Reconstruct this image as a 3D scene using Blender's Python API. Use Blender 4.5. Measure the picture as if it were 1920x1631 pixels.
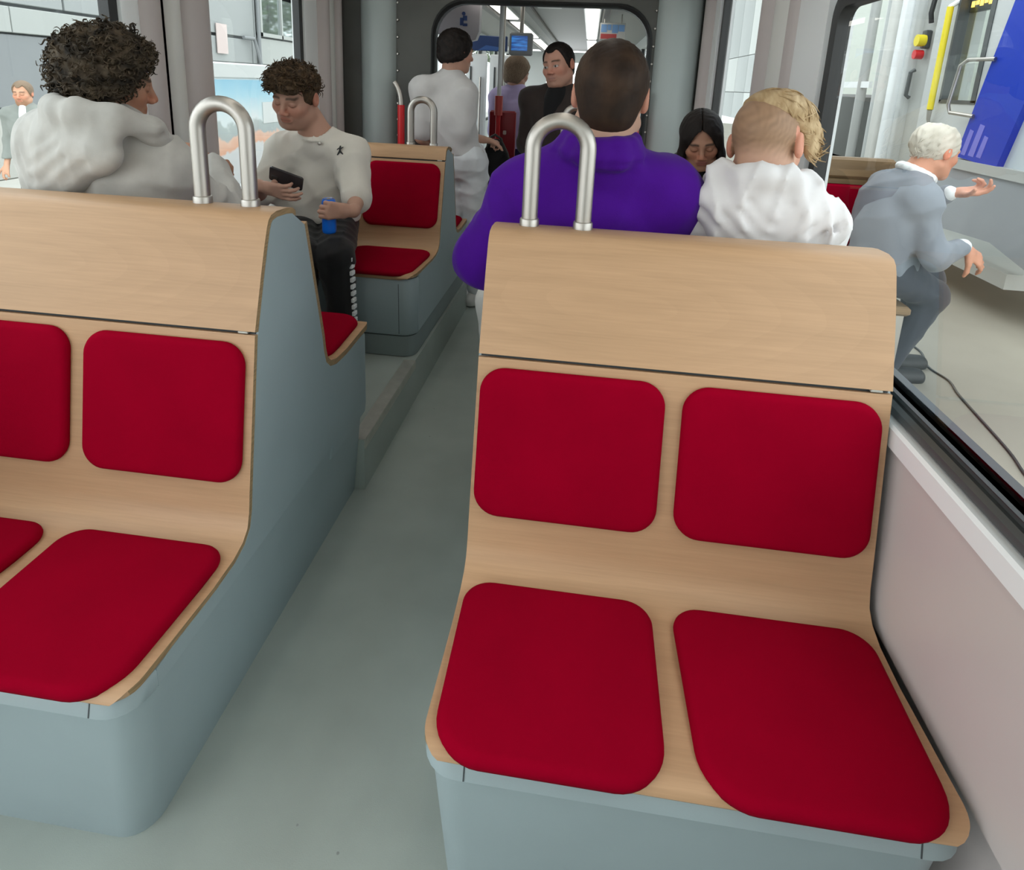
import bpy, math, random
import numpy as np
from mathutils import Matrix, Vector

for o in list(bpy.data.objects):
    bpy.data.objects.remove(o)
scene = bpy.context.scene
COL = scene.collection

# ------------------------------------------------------------------ camera
EYE = Vector((0.0, 0.0, 1.4542))
cam_data = bpy.data.cameras.new('camera')
cam = bpy.data.objects.new('camera', cam_data)
COL.objects.link(cam)
cam_right = Vector((0.99157466, 0.12195236, 0.04367276))
cam_up = Vector((-0.07191526, 0.23784981, 0.96863598))
cam_fwd = Vector((-0.10773988, 0.96361563, -0.24461608))
rot = Matrix((cam_right, cam_up, -cam_fwd)).transposed()
cam.matrix_world = Matrix.Translation(EYE) @ rot.to_4x4()
cam_data.sensor_fit = 'HORIZONTAL'
cam_data.sensor_width = 36.0
cam_data.lens = 1164.7 / 1920 * 36.0
cam_data.shift_x = 0.0
cam_data.shift_y = -(815.5 - 450.0) / 1920      # the frame is the lower crop of a taller picture
cam_data.clip_start = 0.02
cam_data.clip_end = 300
scene.camera = cam

# ------------------------------------------------------------------ sky (even overcast) and exposure
world = bpy.data.worlds.new('overcast_sky')
scene.world = world
world.use_nodes = True
bg = world.node_tree.nodes['Background']
bg.inputs['Color'].default_value = (0.93, 0.97, 1.0, 1)
bg.inputs['Strength'].default_value = 2.5
scene.view_settings.view_transform = 'Standard'
scene.view_settings.look = 'None'
scene.view_settings.exposure = 0.3
scene.view_settings.gamma = 1.0
scene.view_settings.use_curve_mapping = False
STRIP_LIGHT = 2.6
try:
    scene.cycles.max_bounces = 8
    scene.cycles.diffuse_bounces = 4
    scene.cycles.glossy_bounces = 4
    scene.cycles.transparent_max_bounces = 12
    scene.cycles.use_denoising = True
    scene.cycles.caustics_reflective = False
    scene.cycles.caustics_refractive = False
except Exception:
    pass

# ------------------------------------------------------------------ materials
MATS = {}
def new_mat(name):
    m = bpy.data.materials.new(name)
    m.use_nodes = True
    MATS[name] = m
    nt = m.node_tree
    return m, nt, nt.nodes['Principled BSDF']

def plain(name, col, rough=0.5, metal=0.0, var=0.0, scale=8.0, bump=0.0, bscale=200.0, sheen=0.0, spec=0.5, stretch=(1, 1, 1), coat=0.0):
    """a painted / woven / moulded surface: base colour with slight cloudy variation and fine relief"""
    m, nt, b = new_mat(name)
    b.inputs['Base Color'].default_value = (*col, 1)
    b.inputs['Roughness'].default_value = rough
    b.inputs['Metallic'].default_value = metal
    b.inputs['Specular IOR Level'].default_value = spec
    b.inputs['Sheen Weight'].default_value = sheen
    b.inputs['Coat Weight'].default_value = coat
    if var > 0 or bump > 0:
        tc = nt.nodes.new('ShaderNodeTexCoord')
        mp = nt.nodes.new('ShaderNodeMapping')
        mp.inputs['Scale'].default_value = stretch
        nt.links.new(tc.outputs['Object'], mp.inputs['Vector'])
    if var > 0:
        n = nt.nodes.new('ShaderNodeTexNoise')
        n.inputs['Scale'].default_value = scale
        n.inputs['Detail'].default_value = 5
        nt.links.new(mp.outputs['Vector'], n.inputs['Vector'])
        r = nt.nodes.new('ShaderNodeValToRGB')
        r.color_ramp.elements[0].position = 0.3
        r.color_ramp.elements[1].position = 0.7
        r.color_ramp.elements[0].color = (*[c * (1 - var) for c in col], 1)
        r.color_ramp.elements[1].color = (*[min(1, c * (1 + var)) for c in col], 1)
        nt.links.new(n.outputs['Fac'], r.inputs['Fac'])
        nt.links.new(r.outputs['Color'], b.inputs['Base Color'])
    if bump > 0:
        n2 = nt.nodes.new('ShaderNodeTexNoise')
        n2.inputs['Scale'].default_value = bscale
        n2.inputs['Detail'].default_value = 3
        nt.links.new(mp.outputs['Vector'], n2.inputs['Vector'])
        bp = nt.nodes.new('ShaderNodeBump')
        bp.inputs['Strength'].default_value = bump
        bp.inputs['Distance'].default_value = 0.002
        nt.links.new(n2.outputs['Fac'], bp.inputs['Height'])
        nt.links.new(bp.outputs['Normal'], b.inputs['Normal'])
    return m

def emit(name, col, strength):
    m, nt, b = new_mat(name)
    b.inputs['Base Color'].default_value = (*col, 1)
    b.inputs['Emission Color'].default_value = (*col, 1)
    b.inputs['Emission Strength'].default_value = strength
    return m

def wood_mat(name, light, dark, arcs=True):
    m, nt, b = new_mat(name)
    N, L = nt.nodes, nt.links
    tc = N.new('ShaderNodeTexCoord')
    mp = N.new('ShaderNodeMapping')
    mp.inputs['Scale'].default_value = (1.2, 14, 14)
    L.new(tc.outputs['Object'], mp.inputs['Vector'])
    n1 = N.new('ShaderNodeTexNoise'); n1.inputs['Scale'].default_value = 2.2; n1.inputs['Detail'].default_value = 7; n1.inputs['Roughness'].default_value = .6
    L.new(mp.outputs['Vector'], n1.inputs['Vector'])
    mp2 = N.new('ShaderNodeMapping'); mp2.inputs['Scale'].default_value = (3.0, 120, 120)
    L.new(tc.outputs['Object'], mp2.inputs['Vector'])
    n2 = N.new('ShaderNodeTexNoise'); n2.inputs['Scale'].default_value = 2.0; n2.inputs['Detail'].default_value = 3
    L.new(mp2.outputs['Vector'], n2.inputs['Vector'])
    # cathedral arcs of the flat-sawn veneer: rings of a slow distorted field
    mp3 = N.new('ShaderNodeMapping'); mp3.inputs['Scale'].default_value = (1.0, 3.2, 3.2); mp3.inputs['Location'].default_value = (.16, .45, -3.25)
    L.new(tc.outputs['Object'], mp3.inputs['Vector'])
    w = N.new('ShaderNodeTexWave'); w.wave_type = 'RINGS'; w.rings_direction = 'SPHERICAL'
    w.inputs['Scale'].default_value = 3.4; w.inputs['Distortion'].default_value = 5.0; w.inputs['Detail'].default_value = 2.0; w.inputs['Detail Scale'].default_value = .7; w.wave_profile = 'SAW'
    L.new(mp3.outputs['Vector'], w.inputs['Vector'])
    mx = N.new('ShaderNodeMath'); mx.operation = 'MULTIPLY'; mx.inputs[1].default_value = .58
    L.new(n1.outputs['Fac'], mx.inputs[0])
    mx2 = N.new('ShaderNodeMath'); mx2.operation = 'MULTIPLY_ADD'; mx2.inputs[1].default_value = .34
    L.new(n2.outputs['Fac'], mx2.inputs[0]); L.new(mx.outputs[0], mx2.inputs[2])
    mx3 = N.new('ShaderNodeMath'); mx3.operation = 'MULTIPLY_ADD'; mx3.inputs[1].default_value = .055 if arcs else 0.0
    L.new(w.outputs['Fac'], mx3.inputs[0]); L.new(mx2.outputs[0], mx3.inputs[2])
    r = N.new('ShaderNodeValToRGB')
    r.color_ramp.elements[0].position = .3; r.color_ramp.elements[1].position = .68
    r.color_ramp.elements[0].color = (*dark, 1); r.color_ramp.elements[1].color = (*light, 1)
    L.new(mx3.outputs[0], r.inputs['Fac'])
    L.new(r.outputs['Color'], b.inputs['Base Color'])
    b.inputs['Roughness'].default_value = .42
    b.inputs['Specular IOR Level'].default_value = .4
    return m

def glass_mat(name, tint=(1, 1, 1), strength=1.0, rough=0.0):
    """window glass: see-through with Fresnel reflection of the surroundings"""
    m = bpy.data.materials.new(name); m.use_nodes = True; MATS[name] = m
    nt = m.node_tree; N, L = nt.nodes, nt.links
    N.clear()
    out = N.new('ShaderNodeOutputMaterial')
    tr = N.new('ShaderNodeBsdfTransparent'); tr.inputs['Color'].default_value = (*tint, 1)
    gl = N.new('ShaderNodeBsdfGlossy'); gl.inputs['Roughness'].default_value = rough
    fr = N.new('ShaderNodeFresnel'); fr.inputs['IOR'].default_value = 1.5
    ge = N.new('ShaderNodeNewGeometry')          # the far face of the pane adds no second reflection
    inv = N.new('ShaderNodeMath'); inv.operation = 'SUBTRACT'; inv.inputs[0].default_value = strength
    L.new(ge.outputs['Backfacing'], inv.inputs[1])
    mu = N.new('ShaderNodeMath'); mu.operation = 'MULTIPLY'; mu.use_clamp = True
    L.new(fr.outputs[0], mu.inputs[0]); L.new(inv.outputs[0], mu.inputs[1])
    mix = N.new('ShaderNodeMixShader')
    L.new(mu.outputs[0], mix.inputs[0]); L.new(tr.outputs[0], mix.inputs[1]); L.new(gl.outputs[0], mix.inputs[2])
    L.new(mix.outputs[0], out.inputs[0])
    return m

def attr_mat(name, rough=.5, spec=.4, sss=0.0, bump=0.0, bscale=300):
    """colour comes from the mesh's own 'Col' attribute (skin with lips, brows, stubble ...)"""
    m, nt, b = new_mat(name)
    a = nt.nodes.new('ShaderNodeVertexColor'); a.layer_name = 'Col'
    nt.links.new(a.outputs['Color'], b.inputs['Base Color'])
    b.inputs['Roughness'].default_value = rough
    b.inputs['Specular IOR Level'].default_value = spec
    if sss:
        b.inputs['Subsurface Weight'].default_value = sss
        b.inputs['Subsurface Radius'].default_value = (.012, .005, .003)
        b.inputs['Subsurface Scale'].default_value = .6
    return m

WOOD = wood_mat('beech_plywood', (.54, .335, .19), (.43, .265, .145))
PLY_EDGE = plain('plywood_edge', (.30, .2, .1), .6, var=.25, scale=30, stretch=(1, 1, 8))
RED = plain('red_upholstery', (.27, .0, .014), .95, var=.06, scale=6, bump=.35, bscale=900, sheen=.0, spec=.04)
PLASTIC = plain('blue_grey_plastic', (.31, .385, .405), .42, var=.05, scale=3, bump=.06, bscale=400)
PLASTIC_D = plain('dark_groove', (.05, .06, .065), .6)
PLINTH = plain('grey_green_plinth', (.20, .245, .245), .5, var=.06, scale=4)
STEEL = plain('brushed_steel', (.50, .475, .44), .42, 1.0, var=.05, scale=40, bump=.08, bscale=300, stretch=(1, 1, .1))
ALU = plain('aluminium_strip', (.55, .55, .5), .4, .6, var=.1, scale=20)
WHITE = plain('white_lacquer', (.84, .87, .88), .35)
WARM = plain('warm_grey_wall_panel', (.60, .545, .53), .3, var=.03, scale=2)
TAUPE = plain('taupe_wall_panel', (.52, .47, .46), .45, var=.03, scale=2)
PALE = plain('pale_grey_panel', (.66, .66, .63), .4)
GREYG = plain('gangway_grey', (.37, .425, .42), .45, var=.05, scale=2)
GREYD = plain('gangway_dark_rubber', (.085, .087, .08), .6, var=.15, scale=3)
BLACK = plain('black_rubber', (.018, .019, .02), .45)
GASKET = plain('dark_grey_gasket', (.06, .068, .07), .35)
REDPAINT = plain('red_paint', (.62, .012, .018), .35)
DARKRED = plain('dark_red_panel', (.28, .004, .014), .4)
YELLOW = plain('yellow_paint', (.80, .66, .02), .4)
BLUE = plain('blue_panel', (.004, .035, .42), .3, spec=.2)
NAVY = plain('navy_board', (.02, .05, .16), .4)
GLASS = glass_mat('window_glass', (.95, .97, .96), 1.0)
LAMP = emit('lamp_diffuser', (1.0, .96, .88), STRIP_LIGHT)

# ------------------------------------------------------------------ object helpers
def wloc(o):
    p = Vector((0, 0, 0))
    while o is not None:
        p += o.location
        o = o.parent
    return p

def tag(o, label=None, cat=None, group=None, kind=None):
    if label: o['label'] = label
    if cat: o['category'] = cat
    if group: o['group'] = group
    if kind: o['kind'] = kind
    return o

def thing(name, label, cat, loc, group=None):
    o = bpy.data.objects.new(name, None)
    o.empty_display_size = .1
    COL.objects.link(o)
    o.location = loc
    return tag(o, label, cat, group)

class MB:
    """collects shapes (world coordinates) into one mesh"""
    def __init__(s): s.v = []; s.f = []
    def add(s, vs, fs):
        k = len(s.v); s.v += [tuple(map(float, p)) for p in vs]; s.f += [tuple(i + k for i in q) for q in fs]; return s
    def box(s, x0, x1, y0, y1, z0, z1, bev=0.0):
        if bev <= 0:
            vs = [(x, y, z) for z in (z0, z1) for y in (y0, y1) for x in (x0, x1)]
            return s.add(vs, [(0, 2, 3, 1), (4, 5, 7, 6), (0, 1, 5, 4), (2, 6, 7, 3), (0, 4, 6, 2), (1, 3, 7, 5)])
        c = bev
        rings = []
        for z, i in ((z0, c), (z0 + c, 0), (z1 - c, 0), (z1, c)):
            rings.append(rrect(x0 + i, x1 - i, y0 + i, y1 - i, max(c - i * .5, c * .4), 3, z))
        return s.loft(rings)
    def loft(s, rings, caps=True, closed=True):
        n = len(rings[0]); k = len(s.v)
        for r in rings: s.v += [tuple(map(float, p)) for p in r]
        for i in range(len(rings) - 1):
            for j in range(n if closed else n - 1):
                a, b = k + i * n + j, k + i * n + (j + 1) % n
                s.f.append((a, b, b + n, a + n))
        if caps and closed:
            s.f.append(tuple(k + j for j in reversed(range(n))))
            s.f.append(tuple(k + (len(rings) - 1) * n + j for j in range(n)))
        return s
    def tube(s, pts, r, n=12, caps=True):
        pts = [Vector(p) for p in pts]
        rs = r if isinstance(r, (list, tuple)) else [r] * len(pts)
        rings = []; up = None
        for i, p in enumerate(pts):
            t = (pts[min(i + 1, len(pts) - 1)] - pts[max(i - 1, 0)]).normalized()
            if up is None:
                up = Vector((0, 0, 1)) if abs(t.z) < .9 else Vector((1, 0, 0))
            u = (up - t * up.dot(t)).normalized(); w = t.cross(u); up = u
            rings.append([p + (u * math.cos(2 * math.pi * j / n) + w * math.sin(2 * math.pi * j / n)) * rs[i] for j in range(n)])
        return s.loft(rings, caps)
    def prism(s, poly, axis, a0, a1):
        """poly: 2-D points in the plane across `axis` (x: (y,z); y: (x,z); z: (x,y))"""
        def P(p, a): return (a, p[0], p[1]) if axis == 'x' else (p[0], a, p[1]) if axis == 'y' else (p[0], p[1], a)
        return s.loft([[P(p, a0) for p in poly], [P(p, a1) for p in poly]])
    def build(s, name, m, parent=None, smooth=True, ang=35, label=None, kind=None):
        off = wloc(parent) if parent is not None else Vector((0, 0, 0))
        me = bpy.data.meshes.new(name)
        me.from_pydata([(p[0] - off.x, p[1] - off.y, p[2] - off.z) for p in s.v], [], s.f)
        me.materials.append(m)
        fix(me, smooth, ang)
        o = bpy.data.objects.new(name, me)
        COL.objects.link(o)
        if parent is not None: o.parent = parent
        if label: o['label'] = label
        if kind: o['kind'] = kind
        return o

import bmesh
def fix(me, smooth, ang):
    bm = bmesh.new(); bm.from_mesh(me)
    bmesh.ops.recalc_face_normals(bm, faces=bm.faces)
    if smooth:
        for f in bm.faces: f.smooth = True
        lim = math.radians(ang)
        for e in bm.edges:
            if len(e.link_faces) == 2 and e.calc_face_angle(0) > lim: e.smooth = False
    bm.to_mesh(me); bm.free()

def rrect(x0, x1, y0, y1, r, n=5, z=None):
    """rounded rectangle; r may be four radii (x0y0, x1y0, x1y1, x0y1)"""
    R = r if isinstance(r, (list, tuple)) else [r] * 4
    out = []
    for (cx, cy, a0, rr) in ((x0, y0, math.pi, R[0]), (x1, y0, 1.5 * math.pi, R[1]), (x1, y1, 0, R[2]), (x0, y1, .5 * math.pi, R[3])):
        ccx = cx + rr if cx == x0 else cx - rr
        ccy = cy + rr if cy == y0 else cy - rr
        for k in range(n + 1):
            a = a0 + .5 * math.pi * k / n
            p = (ccx + rr * math.cos(a), ccy + rr * math.sin(a))
            out.append(p if z is None else (p[0], p[1], z))
    return out

def struct(o, kind='structure'):
    o['kind'] = kind
    return o
# ================================================================== THE TRAM CAR (setting)
XL, XR = -1.60, 0.668          # inner faces of the side walls below the windows
YB, YG = -2.3, 3.92            # open rear end of the modelled car, gangway bulkhead

FLOOR = plain('floor_covering', (.36, .41, .38), .5, var=.07, scale=5, bump=.1, bscale=500)
def speckle(m):
    nt = m.node_tree; N, L = nt.nodes, nt.links
    b = N['Principled BSDF']; src = b.inputs['Base Color'].links[0].from_socket
    tc = N.new('ShaderNodeTexCoord'); v = N.new('ShaderNodeTexVoronoi'); v.inputs['Scale'].default_value = 9
    L.new(tc.outputs['Object'], v.inputs['Vector'])
    r = N.new('ShaderNodeValToRGB'); r.color_ramp.elements[0].position = .02; r.color_ramp.elements[1].position = .035
    r.color_ramp.elements[0].color = (.35, .35, .35, 1); r.color_ramp.elements[1].color = (1, 1, 1, 1)
    L.new(v.outputs['Distance'], r.inputs['Fac'])
    mx = N.new('ShaderNodeMixRGB'); mx.blend_type = 'MULTIPLY'; mx.inputs['Fac'].default_value = .6
    L.new(src, mx.inputs['Color1']); L.new(r.outputs['Color'], mx.inputs['Color2'])
    L.new(mx.outputs['Color'], b.inputs['Base Color'])
speckle(FLOOR)

m = MB().box(XL - .1, XR + .1, YB, 4.75, -.08, 0)
struct(m.build('floor', FLOOR))

def platform(name, x0, x1, edge_x):
    m = MB().box(x0, x1, 1.895, 3.80, 0, .2)
    o = struct(m.build(name, FLOOR))
    s = MB()
    if edge_x < -.5: s.box(edge_x - .050, edge_x + .002, 1.897, 2.560, .2, .2035); s.box(edge_x - .001, edge_x + .003, 1.897, 2.560, .165, .2)
    else: s.box(edge_x - .002, edge_x + .062, 1.897, 2.560, .2, .2035); s.box(edge_x - .003, edge_x + .001, 1.897, 2.560, .165, .2)
    s.build('edge_strip', ALU, o, label='worn metal strip along the platform edge')
    return o
platform('floor_left_platform', XL, -.708, -.708)
platform('floor_right_platform', -.205, XR, -.205)

def wall(side, x_in, sgn):
    """lower side wall with sill; sgn +1: right wall (outside is +x)"""
    def bx(m, a, b, *r): return m.box(*(sorted((x_in + sgn * a, x_in + sgn * b))), *r)
    runs = ((YB, -1.75), (.35, YG)) if sgn < 0 else ((YB, YG),)      # open doorway on the left, behind the camera
    m = MB()
    for ya, yb_ in runs: bx(m, 0, .07, ya, yb_, .385, .765, .004); bx(m, .035, .07, ya, yb_, 0, .39)
    w = struct(m.build('wall_' + side, WARM))
    m = MB()
    for ya, yb_ in runs: bx(m, -.012, .075, ya, yb_, .763, .813, .006)
    m.build('sill', WHITE, w, label='white window sill ledge')
    m = MB()
    for ya, yb_ in runs: bx(m, .006, .07, ya, yb_, .811, .842, .008); bx(m, .022, .07, ya, yb_, .838, .860)
    m.build('gasket', GASKET, w, label='dark rubber gasket under the window')
    m = MB()
    for ya, yb_ in runs: bx(m, .03, .036, ya, yb_, 0, .10)
    m.build('skirting', PLINTH, w)
    # above the windows
    m = MB(); bx(m, 0, .07, YB, YG, 2.02, 2.16); 
    m.build('cornice', PALE, w)
    return w
WR = wall('right', XR, 1)
WL = wall('left', XL, -1)

def window(n, side, y0, y1, z0, z1, fw=.04, surround=None):
    x_in, s = (XR, 1) if side == 'right' else (XL, -1)
    xs = sorted((x_in + s * .012, x_in + s * .05))
    w = thing('window_%d' % n, None, None, (x_in + s * .03, (y0 + y1) / 2, z0))
    struct(w)
    fr = MB()
    outer = rrect(y0, y1, z0, z1, .07, 6); inner = rrect(y0 + fw, y1 - fw, z0 + .002, z1 - fw, .05, 6)
    fr.loft([[(xs[0], *p) for p in inner], [(xs[0], *p) for p in outer], [(xs[1], *p) for p in outer], [(xs[1], *p) for p in inner], [(xs[0], *p) for p in inner]], caps=False)
    fr.build('window_frame', BLACK, w)
    g = MB(); xg = x_in + s * .031
    g.box(xg - .003, xg + .003, y0 + .01, y1 - .01, z0 + .001, z1 - .01)
    g.build('pane', GLASS, w)
    return w

def column(side, strips, z0=.8, z1=2.04, name='trim_1'):
    """window pillar made of vertical mouldings; strips = (y0, y1, bulge, material, part name)"""
    x_in, s = (XR, 1) if side == 'right' else (XL, -1)
    root = None
    for (y0, y1, bulge, mt, nm) in strips:
        poly = [(x_in + s * .075, y0), (x_in - s * .002, y0)]
        n = 9
        for k in range(n + 1):
            t = k / n
            if bulge > 0: poly.append((x_in - s * (.002 + bulge * math.sin(math.pi * t) ** .55), y0 + (y1 - y0) * t))
            else: poly.append((x_in - s * (.002 + bulge), y0 + (y1 - y0) * t))
        poly += [(x_in - s * .002, y1), (x_in + s * .075, y1)]
        m = MB().prism(poly, 'z', z0, z1)
        if root is None:
            root = struct(m.build(name, mt)); 
        else:
            m.build(nm, mt, root)
    return root

# right wall: near window, pillar, second window, pillar to the gangway
window(1, 'right', -.4, 2.0, .858, 1.745, .045)
window(5, 'right', -2.25, -1.8, .858, 2.03, .04)
window(6, 'left', -2.25, -1.8, .858, 2.03, .04)
m = MB().box(XL - .07, XR + .07, YB - .08, YB, 0, .55).box(XL - .07, XR + .07, YB - .08, YB, 2.03, 2.15).box(XL - .07, XL + .1, YB - .08, YB, .5, 2.1).box(-.40, XR + .07, YB - .08, YB, .5, 2.1)
wb = struct(m.build('wall_back', PALE))                      # unseen rear end: left window added for daylight, solid right half keeps it off
MB().box(XL + .1, -.40, YB - .05, YB - .044, .55, 2.03).build('pane', GLASS, wb)
column('left', [(-1.8, -1.75, .01, PALE, 'moulding')], z0=0, name='trim_8')
column('left', [(.35, .42, .01, PALE, 'moulding')], z0=0, name='trim_9')
column('right', [(-1.8, -1.1, .03, TAUPE, 'moulding'), (-1.1, -.4, .03, PALE, 'moulding')], name='trim_10')
m = MB().box(XR + .0, XR + .07, -.4, 2.0, 1.745, 2.03); struct(m.build('wall_right_top', PALE))
column('right', [(2.0, 2.27, .006, WHITE, 'moulding'), (2.27, 2.36, .02, TAUPE, 'moulding'), (2.36, 2.50, .035, PALE, 'moulding'), (2.50, 2.64, .05, TAUPE, 'moulding')], name='trim_1')
window(2, 'right', 2.64, 3.67, .858, 2.03, .04)
column('right', [(3.67, 3.80, .004, WHITE, 'moulding'), (3.80, 3.92, .05, TAUPE, 'moulding')], name='trim_2')
# left wall
window(3, 'left', .42, 2.055, .858, 2.03, .04)
column('left', [(2.055, 2.14, .006, WHITE, 'moulding'), (2.14, 2.25, .03, TAUPE, 'moulding'), (2.25, 2.275, -.01, TAUPE, 'groove'), (2.275, 2.36, .03, PALE, 'moulding'), (2.36, 2.53, .06, TAUPE, 'moulding')], name='trim_3')
window(4, 'left', 2.53, 3.47, .858, 2.03, .04)
column('left', [(3.47, 3.63, .006, WHITE, 'moulding'), (3.63, 3.74, .05, TAUPE, 'moulding'), (3.74, 3.84, .035, PALE, 'moulding'), (3.84, 3.92, .05, TAUPE, 'moulding')], name='trim_4')

# ceiling of both cars with light strips
m = MB().box(XL - .08, XR + .08, YB, YG, 2.13, 2.2)
struct(m.build('ceiling', PALE))
for i, (x, nm) in enumerate(((-.02, 'over the right-hand side of the aisle'), (-.86, 'over the left benches'))):
    t = thing('ceiling_light', 'long narrow ceiling light strip %s in the near car' % nm, 'ceiling light', (x, 1.2, 2.13), 'ceiling light strips of the near car')
    MB().box(x - .065, x + .065, -2.1, 3.75, 2.105, 2.13).build('housing', ALU, t)
    MB().box(x - .052, x + .052, -2.08, 3.73, 2.098, 2.106).build('diffuser', LAMP, t)

# gangway bulkhead with rounded opening
OX0, OX1, OZ = -.975, .325, 1.915
def gangway():
    root = None
    # wall plate: outer outline minus the opening, built as a strip loft
    n = 8; r = .2
    inner = [(OX0, 0.0)] + [(OX0, OZ - r)] + [(OX0 + r - r * math.cos(a), OZ - r + r * math.sin(a)) for a in [math.pi / 2 * k / n for k in range(1, n + 1)]] \
        + [(OX1 - r + r * math.sin(a), OZ - r + r * math.cos(a)) for a in [math.pi / 2 * k / n for k in range(0, n + 1)]] + [(OX1, 0.0)]
    outer = []
    for (x, z) in inner:
        if z >= OZ - r + .001: outer.append((XL - .07 if x < -.6 else XR + .07 if x > 0 else x, 2.15))
        else: outer.append((XL - .07 if x < 0 else XR + .07, z))
    # spread the arc verts along the top
    k = len(inner)
    top = [i for i in range(k) if inner[i][1] >= OZ - r + .001]
    for j, i in enumerate(top): outer[i] = (XL - .07 + (XR - XL + .14) * j / (len(top) - 1), 2.15)
    m = MB()
    rings = []
    for y in (YG, YG + .06):
        pass
    a = [(x, YG, z) for x, z in outer]; b = [(x, YG, z) for x, z in inner]; c = [(x, YG + .05, z) for x, z in inner]; d2 = [(x, YG + .05, z) for x, z in outer]
    m.loft([a, b, c, d2], caps=False, closed=False)
    root = struct(m.build('wall_front', GREYD))
    lip = MB()
    pts_o = [(x * 1.0, z) for x, z in inner]
    cx = (OX0 + OX1) / 2
    def off(d):
        res = []
        for (x, z) in inner:
            zz = z + (d if z > OZ - r + .001 else 0) * min(1, (z - (OZ - r)) / r)
            res.append((x + (d if x > cx else -d) * (1 if z < OZ - r else max(0, abs(x - cx) / ((OX1 - OX0) / 2))), zz))
        return res
    lip.loft([[(x, YG - .012, z) for x, z in off(.018)], [(x, YG - .02, z) for x, z in off(.006)], [(x, YG + .0, z) for x, z in off(-.008)], [(x, YG + .06, z) for x, z in off(-.008)]], caps=False, closed=False)
    lip.build('rubber_lip', BLACK, root)
    # rounded grey columns either side
    for (x0, x1, nm) in ((-1.44, -1.215, 'grey_column'), (.36, .62, 'grey_column')):
        poly = []
        for kk in range(13):
            t = kk / 12
            poly.append((x0 + (x1 - x0) * t, YG - .005 - .075 * math.sin(math.pi * t) ** .6))
        poly = [(x0, YG + .01)] + poly + [(x1, YG + .01)]
        MB().prism(poly, 'z', .2, 2.13).build(nm, GREYG, root, label='grey rounded gangway column')
    # bellows edge with rivets
    for sx in (-1.205, .35):
        for j in range(16):
            z = .5 + j * .1
            MB().tube([(sx, YG + .0, z), (sx, YG - .012, z)], [.008, .005], 8).build('rivet', STEEL, root)
    # bellows tunnel to the next car (the aisle floor runs through)
    for kk in range(7):
        y0 = YG + .06 + kk * .095
        m = MB()
        for (yy, gr) in ((y0, 0), (y0 + .03, .03), (y0 + .065, .03), (y0 + .095, 0)):
            pass
        ring = lambda g, yy: [(x + (g + .36 if x > cx else -g - .50), yy, z + (g + .22 if z > 1 else 0)) for x, z in inner]
        m.loft([ring(0, y0), ring(.035, y0 + .03), ring(.035, y0 + .065), ring(0, y0 + .095)], caps=False, closed=False)
        m.build('bellows_fold', GREYD, root)
    return root
gangway()

# ------------------------------------------------------------------ the benches
def profile(zs, D, gap_s, gap_z):
    p = [(.002, zs - .024), (-.004, zs - .014), (-.002, zs - .007), (.004, zs - .001), (.013, zs + .003), (.022, zs + .004), (.033, zs + .004), (.045, zs + .004), (.12, zs), (D - .15, zs - .006), (D - .07, zs - .002), (D - .03, zs + .010), (D - .008, zs + .03), (D + .003, zs + .065), (D + .010, zs + .11)]
    s0, z0 = p[-1]
    for k in range(1, 6):
        t = k / 5
        p.append((s0 + (gap_s - s0) * t, z0 + (gap_z - z0) * t))
    return p

def shell(prof, yf, dr, x0, x1, th, name, parent, rc=.07, round_front=True, top_r=0.0, mt=None):
    """bent plywood sheet: prof (s,z) swept along x; dr=+1 when it faces -y"""
    pts = [Vector((s, z)) for s, z in prof]
    nrm = []
    for i in range(len(pts)):
        t = (pts[min(i + 1, len(pts) - 1)] - pts[max(i - 1, 0)]).normalized()
        nrm.append(Vector((t.y, -t.x)))      # pointing down/behind
    NX = 10
    m = MB(); top = []; bot = []
    arc = [0]
    for i in range(1, len(pts)): arc.append(arc[-1] + (pts[i] - pts[i - 1]).length)
    for i, p in enumerate(pts):
        ins = 0
        if round_front and arc[i] < rc: ins = rc - math.sqrt(max(0, rc * rc - (rc - arc[i]) ** 2))
        if top_r > 0 and arc[-1] - arc[i] < top_r: ins = max(ins, top_r - math.sqrt(max(0, top_r ** 2 - (top_r - (arc[-1] - arc[i])) ** 2)))
        q = p + nrm[i] * th
        xs = [x0 + ins + (x1 - x0 - 2 * ins) * k / NX for k in range(NX + 1)]
        top.append([(x, yf + dr * p.x, p.y) for x in xs]); bot.append([(x, yf + dr * q.x, q.y) for x in xs])
    rings = [t + b[::-1] for t, b in zip(top, bot)]
    m.loft(rings)
    o = m.build(name, mt or WOOD, parent, ang=40)
    # darker laminated edge
    o.data.materials.append(PLY_EDGE)
    n = len(rings[0])
    for f in o.data.polygons:
        if abs(f.normal.x) > .8: f.material_index = 1
    return o

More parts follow.
